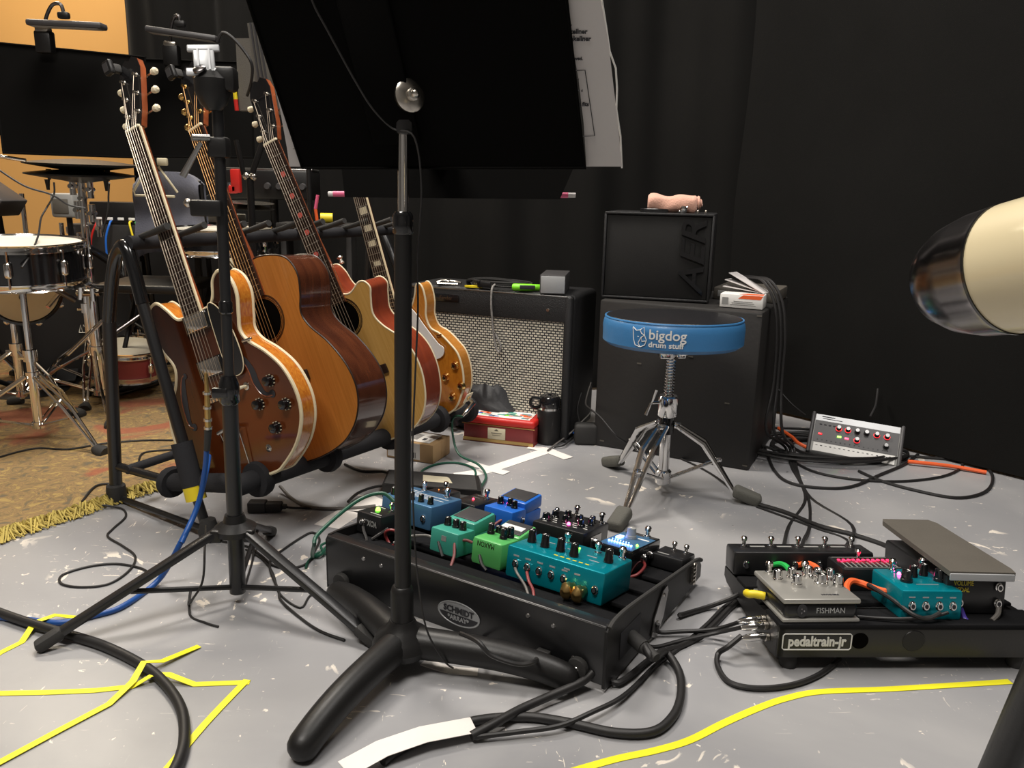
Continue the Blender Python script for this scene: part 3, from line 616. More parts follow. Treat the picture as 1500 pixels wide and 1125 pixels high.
# things on top
def tool(o,name='',): pass
t=thing('capo','small metal clip lying at the left on top of the guitar amplifier','capo',TA@TR(-.16,.055,ZT+.0)@RZ(20))
m=MB(t.matrix_world); m.tube(sp([(-.04,0,.008),(-.02,.01,.014),(.02,.012,.012),(.045,.004,.008)],5),.005,8); m.tube([(-.035,-.012,.006),(.035,-.014,.006)],.005,8); m.ball((.0,0,.01),.009); build(m,'clip_body','nickel',t)
o=build(MB(TA@TR(-.06,.04,ZT)@RZ(10)).prism(sp2([(-.028,0),(0,.012),(.028,.009),(.03,-.006),(0,-.012)],4),0,.006),'plectrum_case','yellow'); tag(o,'flat yellow plectrum case on the guitar amplifier','case')
# coiled cord
P=[]
for i in range(60): a=i/60*2*PI*3; P.append(onA(.03+.105*math.cos(a),.085+.06*math.sin(a),.007+.0030*i/10))
o=build(MB().tube(P,.004,7),'coiled_cable','cable'); tag(o,'black cable coiled on top of the guitar amplifier','cable')
o=thing('cable_tie','black buckle tying the coiled cable on the amplifier','buckle',TA@TR(-.01,.03,ZT)); m=MB(o.matrix_world); m.box((0,0,.014),(.05,.02,.02),.004); m.box((-.02,-.006,.022),(.012,.012,.01),.002); build(m,'buckle','black_satin',o)
cable([onA(.03,.05,.02),onA(.03,.02,.016),onA(.032,-.006,.004),onA(.034,-.014,-.04),onA(.038,-.014,-.09),onA(.045,-.012,-.15),onA(.055,-.012,-.19),onA(.066,-.012,-.20),onA(.070,-.012,-.18),onA(.06,-.012,-.16),onA(.05,-.013,-.14)],.0034,'cable_stripe' if dm('cable_stripe',(.22,.21,.20),.6,var=.9,vs=160) else 'cable_stripe','thin braided cord hanging down over the amplifier grille','braided_cord')
t=thing('marker_pen','bright green highlighter pen on the guitar amplifier','pen',TA@TR(.135,.035,ZT+.013)@RZ(24)); m=MB(t.matrix_world); m.lathe([(.008,-.045),(.012,-.04),(.012,.02),(.011,.022),(.011,.045),(.009,.05)],(0,0,0),(1,0,0),14); build(m,'pen_body','bright_green',t)
m=MB(t.matrix_world); m.box((.005,-.0115,.002),(.05,.003,.012),.001); build(m,'printed_band','ink',t)
t=thing('small_box','small black box with silver end on the right of the guitar amplifier','box',TA@TR(.232,.03,ZT)@RZ(14)); m=MB(t.matrix_world); m.box((0,.06,.031),(.082,.17,.062),.003); build(m,'box_body','charcoal',t)
m=MB(t.matrix_world); m.box((.001,-.0255,.031),(.077,.002,.054),.001); build(m,'end_label','light_grey',t)
# ============================================================ speaker cabinet + acoustic amplifier
c0=V((.718,2.305,0)); bu=(c0-V((.271,2.529,0))).normalized(); bv=V((-bu.y,bu.x,0)); BT=frame(c0,bu,bv,(0,0,1))
sb=thing('speaker_cabinet','large scuffed black wooden speaker cabinet standing behind the blue drum stool','speaker cabinet',BT)
BWd=.50; m=MB(BT); m.box((-BWd/2,.235,.24),(BWd,.47,.48),.007,2); build(m,'cabinet_box','black_wood',sb)
m=MB(BT); 
for x,y,z in((-.47,-.001,.02),(-.01,-.001,.47),(-.012,-.0012,.015),(-.2,-.001,.33),(-.36,-.001,.29),(-.08,-.0012,.2)): m.box((x,y,z),(.014,.0012,.004))
build(m,'worn_mark','taupe',sb,kind='stuff')
ab=V((.277,2.563,.48)); au=(V((.604,2.473,.48))-ab).normalized(); av=V((-au.y,au.x,0)); AT=frame(ab,au,av,(0,0,1))
ae=thing('acoustic_amplifier','black cube acoustic amplifier with raised lettering standing on the speaker cabinet','amplifier',AT)
w,h,d=.335,.268,.25
m=MB(AT)
m.box((w/2,d/2+.006,h/2+.003),(w,d-.012,h),.006,2); build(m,'cabinet_box','tolex',ae)
m=MB(AT); 
for c,z in(((w/2,.004,h-.001),(w,.02,.008)),((w/2,.004,.007),(w,.02,.008)),((.004,.004,h/2+.003),(.008,.02,h)),((w-.004,.004,h/2+.003),(.008,.02,h))): m.box(c,z,.003)
build(m,'front_frame','tolex',ae)
m=MB(AT); m.box((w/2,.004,h/2+.003),(w-.018,.008,h-.018),.002); build(m,'front_grille','black_grille',ae)
m=MB(AT); T=AT@TR(w*.835,-.0035,h*.52)@RX(90)@RZ(90); 
m.text('AER',.104,T,.004,sx=1.22,bold=.0010,shear=.28)
build(m,'raised_lettering','black_gloss',ae)
for x in(.215,.235,.255,.275,.3): 
    m=MB(AT); m.lathe([(.005,0),(.005,.006),(.004,.008)],(x,.15,h+.003),n=10); build(m,'knob','nickel',ae)
# cloth on top
t=thing('rolled_cloth','pink and peach cloth folded on top of the acoustic amplifier','cloth',AT@TR(.20,.06,h+.004)@RZ(4))
m=MB(t.matrix_world); vs=[];K=22;NN=18
for i in range(K+1):
    x=-.075+.15*i/K; 
    for j in range(NN):
        a=2*PI*j/NN; ca,sa=math.cos(a),math.sin(a); r1=.034+.004*math.sin(x*60+a*2); r2=.026+.003*math.sin(x*45+a*3)
        e=1 if 0<i<K else .8
        vs.append((x,r1*e*abs(ca)**.7*(1 if ca>0 else -1),.026+r2*e*abs(sa)**.7*(1 if sa>0 else -1)+.003*math.sin(x*80)))
fs=[(i*NN+j,i*NN+(j+1)%NN,(i+1)*NN+(j+1)%NN,(i+1)*NN+j) for i in range(K) for j in range(NN)]+[tuple(range(NN-1,-1,-1)),tuple(K*NN+j for j in range(NN))]
m.add(vs,fs); build(m,'cloth_roll','peach_cloth',t,60)
m=MB(t.matrix_world); P=[(.076+.001*i,.026*(1-i/16)*math.cos(i*.9),.028+.022*(1-i/16)*math.sin(i*.9)) for i in range(14)]; m.tube(sp(P,4),.0045,6); build(m,'rolled_end','peach_cloth',t)
t=thing('phone','flat black phone lying in front of the folded cloth','phone',AT@TR(.15,.018,h+.003)); m=MB(t.matrix_world); m.box((0,0,.006),(.085,.03,.012),.003); build(m,'phone_body','black_gloss',t)
t=thing('metal_capo','small shiny metal tuner beside the folded cloth','tuner',AT@TR(.238,.016,h+.004)); m=MB(t.matrix_world); m.lathe([(.008,0),(.011,.004),(.011,.016),(.007,.02)],n=14); m.tube([(-.012,0,.004),(.012,.004,.018)],.004,8); build(m,'tuner_body','chrome',t)
# right of amp: grey unit, white box, papers, cables
t=thing('mixer_unit','flat dark grey unit on the right corner of the speaker cabinet','audio unit',BT@TR(-.10,.33,.48)@RZ(0)); m=MB(t.matrix_world); m.box((0,0,.02),(.2,.2,.04),.005); build(m,'case','taupe',t)
m=MB(t.matrix_world); m.box((-.03,-.1005,.02),(.11,.002,.02),.0005); build(m,'front_panel','grey_plastic',t)
t=thing('paper_box','white cardboard box with orange stripe on the speaker cabinet','box',BT@TR(-.075,.085,.482)@RZ(2)); m=MB(t.matrix_world); m.box((0,0,.02),(.125,.08,.04),.002); build(m,'carton','white',t)
m=MB(t.matrix_world); m.add([(-.01,-.0405,.028),(.055,-.0405,.028),(.062,-.0405,.0395),(.005,-.0405,.0395)],[(0,1,2,3)]); m.add([(-.01,-.035,.0405),(.06,-.035,.0405),(.06,.0,.0405),(.01,.0,.0405)],[(0,1,2,3)]); build(m,'orange_stripe','orange',t)
m=MB(t.matrix_world); m.box((-.047,-.0405,.02),(.018,.001,.02))
for k in range(3): m.box((.005,-.0405,.010+.005*k),(.075-.01*k,.001,.0016))
build(m,'printing','grey_plastic',t)
t=thing('leaflet','folded white leaflets fanned out on top of the white box','leaflet',BT@TR(-.06,.13,.524)); 
for k,(a,z) in enumerate(((6,0.004),(14,.012),(24,.02))):
    m=MB(t.matrix_world@RZ(-8*k)@RY(a)); m.box((-.02,0,z),(.13,.05,.0016)); build(m,'page','paper',t)
# hanging cable bundle
bx=lambda x,y,z: BT@V((x,y,z))
for k,(dx,fx,fy) in enumerate(((0,1148,800),(.012,1178,790),(.024,1240,800))):
    cable([bx(-.13+dx,.22,.56),bx(-.08+dx,.16,.565),bx(-.03+dx,.12,.56),bx(.012+dx,.10,.50),bx(.03+dx,.09,.40),bx(.035+dx,.085,.25),bx(.03+dx*2,.06,.12),G(1150+6*k,655,.03),G(1162+3*k,690),G((1170+1190)/2+4*k,730),G(fx+8,770),G(fx,fy,.02),G(fx-6,fy+16,.045)],.0045,'cable','%s black cable hanging from the speaker cabinet down to the right pedalboard'%('first','second','third')[k] if 0 else ('leftmost black cable looping off the speaker cabinet corner to the floor','middle black cable looping off the speaker cabinet corner','rightmost black cable looping off the speaker cabinet corner')[k])
# ============================================================ drum stool
SC=V((.421,2.10,0)); st=thing('drum_stool','round blue drum stool with black top and chrome tripod legs','stool',SC)
sR=.183; sz=.418; sc_=SC+V((0,0,sz))
TILT=Matrix.Translation(sc_)@Matrix.Rotation(R_(-1.6),4,'X')@Matrix.Translation(-sc_)
m=MB(TILT); m.lathe([(.12,0),(.17,.002),(.183,.012),(sR,.028),(sR+.001,.052),(sR-.001,.064),(sR-.004,.071),(sR-.009,.075)],sc_,n=64); seat=build(m,'seat','blue_vinyl',st)
m=MB(TILT); m.lathe([(sR-.006,.073),(sR-.009,.077),(.12,.0795),(.05,.081),(0.001,.0815)],sc_,n=64); build(m,'seat_top','black_vinyl',seat)
m=MB(TILT); m.tube([(sc_+V((math.cos(a)*(sR-.0055),math.sin(a)*(sR-.0055),.0735))) for a in [2*PI*i/64 for i in range(64)]],.0028,6,True); build(m,'piping','blue_vinyl',seat)
A0=math.atan2(-SC.y,-SC.x)
def wrapf(px_,pz):   # centre angle from pixel offset
    def f(p):
        a=A0+(px_+p.x)/sR; return V((SC.x+(sR+.0018+p.z)*math.cos(a),SC.y+(sR+.0018+p.z)*math.sin(a),sz+pz+p.y))
    return f
m=MB(TILT); m.text('bigdog',.034,None,.0004,sx=1.02,bold=.0004,wrap=wrapf(-.012,.048)); m.text('drum stuff',.0185,None,.0004,sx=1.1,bold=.0004,wrap=wrapf(-.015,.024)); build(m,'printed_name','white',seat)
lg=wrapf(-.082,.038); m=MB(TILT)
for s in ([(-.018,.026),(-.008,.018),(.002,.02),(.012,.028),(.014,.008),(.02,-.004),(.016,-.016),(.004,-.022),(-.010,-.018),(-.015,-.004),(-.018,.026)],[(.014,.008),(.006,.002),(.008,-.008),(.018,-.006)],[(.006,.002),(-.002,-.012),(.004,-.022)],[(-.004,.004),(-.001,.003)],[(.002,.02),(.006,.012),(.014,.008)]):
    m.tube([lg(V((x,y,.0008))) for x,y in s],.0011,5)
build(m,'printed_emblem','white',seat)
m=MB(); m.box((sc_+V((0,0,-.006)))[:],(.09,.07,.012),.003); m.box((sc_+V((-.02,-.01,-.018)))[:],(.03,.045,.03),.004); m.box((sc_+V((.022,-.01,-.018)))[:],(.022,.045,.026),.004); m.tube([sc_+V((.02,-.03,-.02)),sc_+V((.05,-.035,-.012))],.005,8); build(m,'seat_bracket','chrome',st)
m=MB(); m.cyl(SC+V((0,0,.25)),SC+V((0,0,.42)),.0095,n=14); m.lathe([(.013,.385),(.013,.41)],SC)
P=[]; 
for i in range(13*10): a=2*PI*i/10; P.append(SC+V((math.cos(a)*.0125,math.sin(a)*.0125,.275+i/130*.105)))
m.tube(P,.0024,6); build(m,'threaded_rod','chrome',st)
m=MB(); m.lathe([(.024,.222),(.0275,.227),(.0275,.276),(.024,.280)],SC,n=26); cl=build(m,'height_collar','chrome',st)
m=MB(); c=SC+V((-.024,-.008,.262)); m.tube([c,c+V((-.022,-.006,0))],.0045,8); c=c+V((-.024,-.006,0)); m.tube([c+V((.002,0,0)),c+V((.012,0,.036))],[.003,.005],8); m.tube([c,c+V((-.012,0,-.034))],[.003,.005],8); build(m,'wing_bolt','chrome',cl)
m=MB(); m.cyl(SC+V((0,0,.175)),SC+V((0,0,.23)),.020,n=20); build(m,'black_sleeve','black_gloss',st)
m=MB(); m.cyl(SC+V((0,0,.045)),SC+V((0,0,.18)),.0145,n=20); build(m,'centre_tube','chrome',st)
m=MB(); m.lathe([(.018,.03),(.022,.036),(.022,.066),(.018,.07)],SC); build(m,'lower_collar','chrome',st)
for f in (G(893,683),G(1102,738),G(903,775)):
    f=V((f.x,f.y,0)); d=(f-SC).normalized(); L=(f-SC).length; s=d.cross(V((0,0,1)))
    h=SC+d*.028+V((0,0,.20)); kn_=SC+d*(L*.42)+V((0,0,.158)); e=f+V((0,0,.028))-d*.05
    m=MB()
    for q in(-1,1):
        m.tube([h+s*q*.012,kn_+s*q*.015,e+s*q*.004,e+d*.02],[.006,.0085,.006,.0045],8)
    m.box(h[:],(.02,.02,.016),.004); lg_=build(m,'leg','chrome',st)
    m=MB(); u=(d-V((0,0,.35))).normalized(); z=s.cross(u); m.T=frame(e+d*.02,u,s,z); m.box((.016,0,-.002),(.076,.042,.032),.010,3); build(m,'rubber_foot','grey_rubber',lg_)
    m=MB(); mid=SC+d*(L*.60)+V((0,0,.115)); lo=SC+d*.02+V((0,0,.05))
    for q in(-1,1): m.tube([lo+s*q*.008,mid+s*q*.008],.0035,8)
    m.box(mid[:],(.014,.014,.012),.003); build(m,'brace','chrome',st)
# ============================================================ mixing console on the floor
t0=D(1190,604,2.56);t1=D(1322,613,2.47);b0=D(1187,660,2.475);b1=D(1312,683,2.38)
u=(b1-b0).normalized(); v=(t0-b0); v=(v-u*v.dot(u)); hv=v.length; v.normalize(); n=u.cross(v); MWd=(b1-b0).length
MT=frame(b0,u,v,n); mx_=thing('mixing_console','small grey digital mixing console with red lit knobs lying on coiled cables','mixer',MT)
m=MB(MT); m.box((MWd/2,hv/2,-.014),(MWd+.02,hv,.03),.006); build(m,'case','grey_plastic',mx_)
for x in(-.008,MWd+.008): m=MB(MT); m.box((x,hv/2,-.013),(.012,hv+.01,.04),.005); build(m,'end_cheek','charcoal',mx_)
m=MB(MT); m.box((MWd/2,hv*.54,.0015),(MWd,hv*.56,.001)); build(m,'dark_panel','charcoal',mx_)
m=MB(MT); m.box((MWd/2,hv*.90,.0015),(MWd,hv*.16,.0015)); build(m,'top_strip','light_grey',mx_)
m=MB(MT); m.box((MWd/2,hv*.13,.0015),(MWd*.96,hv*.22,.0015)); build(m,'writing_strip','white',mx_)
m=MB(MT)
for k in range(16): m.box((MWd*(.06+.055*k),hv*.17,.0026),(.006,.0016+.001*(k%2),.0004)); m.box((MWd*(.06+.055*k),hv*.32,.0022),(.003,.003,.0006))
for k in range(4): m.box((MWd*(.07+.055*k),hv*.72,.0022),(.008,.004,.0008))
m.box((MWd*.15,hv*.93,.0026),(.04,.003,.0004)); m.box((MWd*.2,hv*.88,.0026),(.06,.002,.0004)); build(m,'printing','ink',mx_)
for x,y,c in [(.29,.68,1),(.40,.68,1),(.51,.68,0),(.62,.68,0),(.74,.68,1),(.86,.68,1),(.52,.46,1),(.86,.43,0)]:
    m=MB(MT@TR(MWd*x,hv*y,.002)); m.lathe([(.0085,0),(.007,.014),(.006,.015)],n=14); m.m=1; m.lathe([(.0098,0),(.0090,.0015)],n=14); build(m,'knob',['black_gloss','led_ring' if c else 'charcoal'],mx_)
for x,y,c in((.08,.47,'led_ring'),(.31,.47,'led_green'),(.40,.46,'led_red')):
    m=MB(MT); m.box((MWd*x,hv*y,.003),(.012,.006,.002),.0008); build(m,'indicator',c,mx_)
# ============================================================ small things by the amplifier
a=G(676,644);b=G(781,656); u=(b-a).normalized(); v=V((-u.y,u.x,0)); tw=(b-a).length; tw=.24
TT=frame(b-u*tw,u,v,(0,0,1)); tn=thing('biscuit_tin','red metal tin with gold trim and pictures on its lid','tin',TT)
m=MB(TT); m.box((tw/2,.055,.034),(tw,.11,.062),.006); m.box((tw/2,.055,.003),(tw+.004,.114,.006),.002); build(m,'tin_base','dark_red',tn)
m=MB(TT); m.box((tw/2,.055,.073),(tw+.006,.116,.026),.009,3); build(m,'lid','red',tn)
m=MB(TT); m.box((tw/2,-.0015,.0605),(tw+.008,.0035,.0025)); m.box((tw/2,-.001,.008),(tw,.002,.012)); build(m,'gold_trim','brass',tn)
m=MB(TT); m.box((tw*.48,-.0015,.034),(.06,.002,.038),.0005); m.m=1; m.box((tw*.48,-.003,.036),(.036,.0006,.0022)); m.box((tw*.48,-.003,.029),(.028,.0006,.0014)); m.add([(tw*.48-.008,-.003,.044),(tw*.48+.008,-.003,.044),(tw*.48,-.003,.050)],[(0,1,2)]); build(m,'paper_label',['label_cream','taupe'],tn)
pics=['white','blue_pedal','orange','grey_plastic','teal_dark','bright_green']
m=MB(TT); rnd=random.Random(2)
m.box((tw/2,.055,.0865),(tw*.85,.085,.001))
for k in range(34): m.m=rnd.randrange(1,6); m.box((tw*(.12+.76*rnd.random()),.02+.07*rnd.random(),.0872),(rnd.uniform(.01,.03),rnd.uniform(.006,.018),.0008))
build(m,'lid_picture',pics,tn)
# bag
t=thing('cloth_bag','crumpled black cloth bag behind the red tin','bag',TT@TR(.03,.13,0))
m=MB(t.matrix_world); vs=[];K=16;NN=20
for i in range(K+1):
    f=i/K; x=-.10+.29*f; hgt=.135*(1-f)**.8+.05*(1-abs(2*f-1))+.035; wd=.045*math.sin(PI*min(1,max(.12,f*.9+.1)))+.01
    for j in range(NN):
        a=2*PI*j/NN; w_=1+.10*math.sin(a*5+f*9)+.07*math.sin(a*9-f*14); vs.append((x+.008*math.sin(a*3+f*6),wd*math.cos(a)*w_-.006,.004+max(0,hgt*(.5+.5*math.sin(a))*w_)+.05*(1-f)*(1-f)*0))
m.add(vs,[(i*NN+j,i*NN+(j+1)%NN,(i+1)*NN+(j+1)%NN,(i+1)*NN+j) for i in range(K) for j in range(NN)]+[tuple(range(NN-1,-1,-1)),tuple(K*NN+j for j in range(NN))]); build(m,'bag_cloth','bag_cloth' if not dm('bag_cloth',(.012,.012,.014),.6,bump=.5,bs=60) else '',t,80)
# bottle
c=G(803,648); bt_=thing('water_bottle','black insulated water bottle with loop lid beside the red tin','bottle',c)
m=MB(); m.lathe([(.034,0),(.0385,.004),(.0385,.108),(.034,.116)],c,n=30); build(m,'bottle_body','black_satin',bt_)
m=MB(); m.lathe([(.0345,.115),(.0345,.122)],c,n=30); build(m,'steel_ring','chrome',bt_)
m=MB(); c=c+V((0,0,.010)); m.lathe([(.034,.112),(.036,.116),(.036,.142),(.030,.150),(.012,.153)],c,n=30); m.tube(sp([c+V((-.032,-.01,.14)),c+V((-.055,-.012,.143)),c+V((-.062,-.012,.125)),c+V((-.053,-.012,.112)),c+V((-.033,-.01,.114))],5),.006,8); m.box((c+V((.0,.0,.152)))[:],(.012,.02,.012),.003); build(m,'lid','black_gloss',bt_)
# power supply / dark bottle right of amp
c=D(857,655,2.545); c.z=0; t=thing('power_adapter','black power adapter standing on end between amplifier and speaker cabinet','power adapter',c)
m=MB(); m.box((c+V((0,0,.035)))[:],(.075,.05,.07),.012,3); build(m,'case','rubber',t)
# cardboard box
a=G(603,672);b=G(635,680);c_=G(672,656); u=(c_-b).normalized(); v=(a-b).normalized(); T=frame(b,u,V((-u.y,u.x,0)),(0,0,1))
cb=thing('cardboard_box','small brown cardboard parcel with white shipping labels','box',T)
m=MB(T); m.box((.055,.08,.03),(.115,.16,.058),.002); build(m,'carton','cardboard',cb)
m=MB(T); m.box((.055,.075,.0598),(.09,.11,.001)); m.box((-.003,.10,.032),(.001,.11,.05)); build(m,'shipping_label','white',cb)
m=MB(T)
for k in range(9): m.box((.03+.006*k,.085,.0606),(.0025,.03,.0004))
m.box((.04,.05,.0606),(.02,.012,.0004))
for k in range(6): m.box((-.0038,.06+.005*k,.02),(.0004,.002,.018))
build(m,'barcode','ink',cb)
m=MB(T); m.box((.055,-.0005,.03),(.002,.0008,.056)); m.box((.085,.08,.0596),(.028,.16,.0006)); build(m,'parcel_tape','brass' if 0 else 'cardboard',cb)
# cords right of amp
cable([D(852,575,2.62),D(846,600,2.6),D(850,625,2.58),D(840,640,2.56),(826,652,.01),(812,655,.006)],.003,'cable','thin black cord hanging between the amplifier and the speaker cabinet')
cable([D(866,560,2.62),D(858,590,2.6),D(866,602,2.6),D(852,618,2.58),D(836,634,2.56),(815,650,.01),(802,660,.006)],.0028,'cable_grey','grey cord looping between the amplifier and the speaker cabinet')
cable([D(866,600,2.52),D(880,612,2.49),D(905,640,2.44),(935,655),(980,665),(1040,693),(1095,735,.006)],.003,'cable','thin cord running under the drum stool past the speaker cabinet')
t=thing('cable_clip','small bright blue cable tie by the amplifier corner','clip',G(834,640,.004)); c=V(WM[t.name].translation)
m=MB(); m.tube([c+V((-.03,0,.01)),c+V((0,0,.018)),c+V((.03,.0,.01))],.004,7); m.tube([c+V((-.005,-.01,.01)),c+V((.012,.01,.03))],.005,7); build(m,'clip_body','blue_pedal',t)
# foreground cream barrel on its black post
cb_=thing('cream_barrel','thick cream cylinder with a polished dark rounded end cap, close on the right edge','cylinder',V((.83,.86,0)))
axd=(RT*-.25+UP*-.03+FW*.96).normalized(); rr=.045; pt=CP+ray(1486,393)*.55; base=pt-axd*.26
m=MB(); m.lathe([(rr,0),(rr,.26)],base,axd,64); build(m,'cream_shell','cream_shell',cb_)
m=MB(); m.lathe([(rr+.0006,.258),(rr+.0006,.262),(rr,.265),(rr*.985,.284),(rr*.90,.304),(rr*.74,.320),(rr*.5,.331),(rr*.25,.335),(.002,.336)],base,axd,64); build(m,'polished_cap','mirror_dark',cb_)
m=MB(); m.lathe([(.002,-.075),(rr*.25,-.074),(rr*.5,-.070),(rr*.74,-.059),(rr*.90,-.043),(rr*.985,-.023),(rr,-.004),(rr+.0006,-.001),(rr+.0006,.002)],base,axd,64); build(m,'polished_cap','mirror_dark',cb_)
m=MB(); m.lathe([(rr+.001,.257),(rr+.001,.259)],base,axd,64); build(m,'seam_ring','black_gloss',cb_)
m=MB(); f0=G(1440,1190); m.tube([V((f0.x,f0.y,0.012)),D(1545,950,.84),base+axd*.10],[.023,.023,.018],20); build(m,'support_post','black_satin',cb_)
# ============================================================ large angled pedalboard
SO=V((-.367,1.504,0)); su=V((.849,-.528,0)).normalized(); sv0=V((.528,.849,0)).normalized(); sl=math.atan2(.065,.44)
SB=frame(SO,su,sv0,(0,0,1)); SL,SD=.622,.452
pb=thing('pedalboard','large black wedge pedalboard with an oval maker badge, carrying colourful pedals',  'pedalboard',SB)
def sideprof(x0,x1,m):   # wedge side panel in board space
    P=[(0,.008),(0,.112),(.008,.122),(.03,.122),(.10,.116),(.30,.088),(.42,.070),(.452,.058),(.462,.045),(.462,.02),(.30,.012),(.02,.004)]
    k=len(P); vs=[(x0,a,b) for a,b in P]+[(x1,a,b) for a,b in P]
    m.add(vs,[tuple(range(k-1,-1,-1)),tuple(range(k,2*k))]+[(i,(i+1)%k,k+(i+1)%k,k+i) for i in range(k)])
m=MB(SB); m.box((SL/2,.003,.066),(SL,.006,.106),.002); m.box((SL/2,.014,.1175),(SL,.026,.006),.002); build(m,'back_panel','black_metal',pb)
for x in (-.002,SL-.003):
    m=MB(SB); sideprof(x,x+.006,m); build(m,'side_panel','black_satin',pb)
m=MB(SB); P=[(SL+.004,0.004,.118),(SL+.004,.03,.124),(SL+.004,.1,.119),(SL+.004,.30,.091),(SL+.004,.42,.073),(SL+.004,.455,.060)]; m.tube(sp(P,5),.0042,8); build(m,'edge_trim','rubber',pb)
ST=SB@TR(0,.0,.113)@Matrix.Rotation(-sl,4,'X')
m=MB(ST); 
for y in (.065,.165,.255,.345,.43): m.box((SL/2,y,-.006),(SL-.01,.062 if y>.1 else .05,.008),.002)
build(m,'slatted_deck','black_cloth',pb)
m=MB(SB); m.box((SL/2,.25,.02),(SL-.02,.42,.004)); build(m,'bottom_plate','black_metal',pb)
bgT=SB@TR(.330,-.0004,.052)@RX(90)
m=MB(bgT); m.m=1; m.add([(.046*math.cos(a),.0225*math.sin(a),.0012) for a in [2*PI*i/40 for i in range(40)]],[tuple(range(40))])
m.tube([(.046*math.cos(a),.0225*math.sin(a),.001) for a in [2*PI*i/40 for i in range(40)]],.0013,6,True)
m.m=0; m.add([(.043*math.cos(a),.0205*math.sin(a),.0017) for a in [R_(k) for k in range(186,355,12)]],[tuple(range(15))])
m.text('SCHMIDT',.0165,bgT@TR(0,.0062,.002),.0004,sx=.95,bold=.0005); m.m=1; m.text('*ARRAY*',.0125,bgT@TR(0,-.0095,.0024),.0004,sx=.95,bold=.0003)
build(m,'maker_badge',['ink','light_grey'],pb)
for x,z in((.045,.035),(SL-.045,.035)):
    m=MB(SB); m.lathe([(.017,0),(.019,.003),(.0175,.012),(.012,.013)],(x,0,z),(0,-1,0),24); m.m=1; m.lathe([(.005,.013),(.004,.0145)],(x,0,z),(0,-1,0),10); build(m,'rubber_foot',['rubber','steel'],pb)
for x,z in((.10,.098),(.145,.096),(.475,.095),(.525,.092),(.565,.045),(.575,.03)):
    m=MB(SB); m.lathe([(.0045,0),(.0035,.002)],(x,0,z),(0,-1,0),10); build(m,'screw','steel',pb)
m=MB(SB); m.box((SL+.0035,.095,.06),(.0015,.085,.05),.0007); build(m,'socket_cutout','ink',pb)
m=MB(SB); m.prism([(0,0),(1,0)],0,0) if 0 else None
Pm=[(.19,.012),(.20,.045),(.235,.085),(.255,.088),(.262,.075),(.245,.03),(.215,-.002)]
m.add([(SL+.0045,a,b) for a,b in Pm]+[(SL+.0065,a,b) for a,b in Pm],[tuple(range(6,-1,-1)),tuple(range(7,14))]+[(i,(i+1)%7,7+(i+1)%7,7+i) for i in range(7)]); m.m=1
for a,b in((.215,.03),(.24,.075)): m.lathe([(.004,0),(.003,.002)],(SL+.0065,a,b),(1,0,0),10)
build(m,'metal_bracket',['steel','chrome'],pb)
m=MB(SB)
for k in range(5): m.lathe([(.007,0),(.007,.006),(.004,.008)],(SL+.0045,.40,.035+.009*k),(1,0,0),10)
build(m,'jack_row','nickel',pb)
# --- pedal parts
def knob(par,T,x,y,z,r=.0075,h=.012,c='black_gloss',c2='white'):
    m=MB(T@TR(x,y,z)); m.lathe([(r*1.15,0),(r*1.1,h*.25),(r,h*.3),(r*.9,h),(r*.75,h*1.05)],n=16); m.m=1; m.box((0,-r*.5,h*1.06),(r*.25,r*.9,.0006)); build(m,'knob',[c,c2],par)
def foot(par,T,x,y,z,s=1.):
    m=MB(T@TR(x,y,z)); m.lathe([(.0075*s,0),(.0075*s,.003*s),(.0045*s,.004*s),(.0045*s,.010*s),(.0068*s,.011*s),(.0072*s,.0155*s),(.005*s,.018*s)],n=16); build(m,'footswitch','chrome',par)
def led(par,T,x,y,z,c='led_red',r=.0028): m=MB(T@TR(x,y,z)); m.lathe([(r,0),(r*.8,r*.7),(r*.3,r)],n=10); build(m,'indicator_light',c,par)
def jack(par,T,x,y,z,ax=(0,-1,0)): m=MB(T); m.lathe([(.0065,0),(.0065,.002),(.005,.003),(.005,.006)],(x,y,z),ax,12); m.m=1; m.lathe([(.0032,.0062),(.0032,.0066)],(x,y,z),ax,8); build(m,'jack_socket',['chrome','ink'],par)
def bar(m,x,y,z,w,h=.0012): m.box((x,y,z),(w,h,.0004))
def PT_(u,v,rot=0,base=None,z=0.): return (base or ST)@TR(u,v,z)@RZ(rot)@Matrix.Scale(1.34,4,(0,0,1))
# pedals are modelled with x to the right, y away, z up
def boxpedal(name,label,T,w,d,h,m_,b=.004,cat='effect pedal'):
    t=thing(name,label,cat,T); build(MB(T).box((w/2,d/2,h/2),(w,d,h),b,2),'housing',m_,t); return t
# teal multi knob (big)
T=PT_(.365,.098,-2); t=boxpedal('effect_pedal','large metallic teal pedal with five front sockets, nearest the camera on the large board',T,.205,.115,.045,'teal')
for x,y in((.022,.050),(.055,.044),(.088,.046),(.120,.040),(.180,.062)): knob(t,T,x,y,.045,.008,.018)
foot(t,T,.075,.095,.045); foot(t,T,.145,.088,.045); foot(t,T,.19,.098,.045)
led(t,T,.105,.09,.045,'led_green',.002)
for k in range(5): jack(t,T,.022+.026*k,0,.022)
m=MB(T); 
for k in range(6): m.box((.022+.026*k,-.0004,.033),(.012,.0006,.0022))
for x,y in((.05,.075),(.1,.07),(.145,.065),(.16,.045)): bar(m,x,y,.0453,.02,.003)
m.box((.13,-.0004,.036),(.012,.0006,.002)); build(m,'printing','light_grey',t)
m=MB(T); 
for k in range(6): bar(m,.095+.013*k,.018,.0453,.008,.0035)
build(m,'printed_name','yellow',t)
for x in (.148,.170):
    m=MB(T); m.lathe([(.007,0),(.008,.008),(.0115,.012),(.0125,.022),(.006,.030),(.004,.031)],(x,0,.015),(-.25,-1,-.15),8); build(m,'plug','brass',t)
jack(t,T,.19,0,.02)
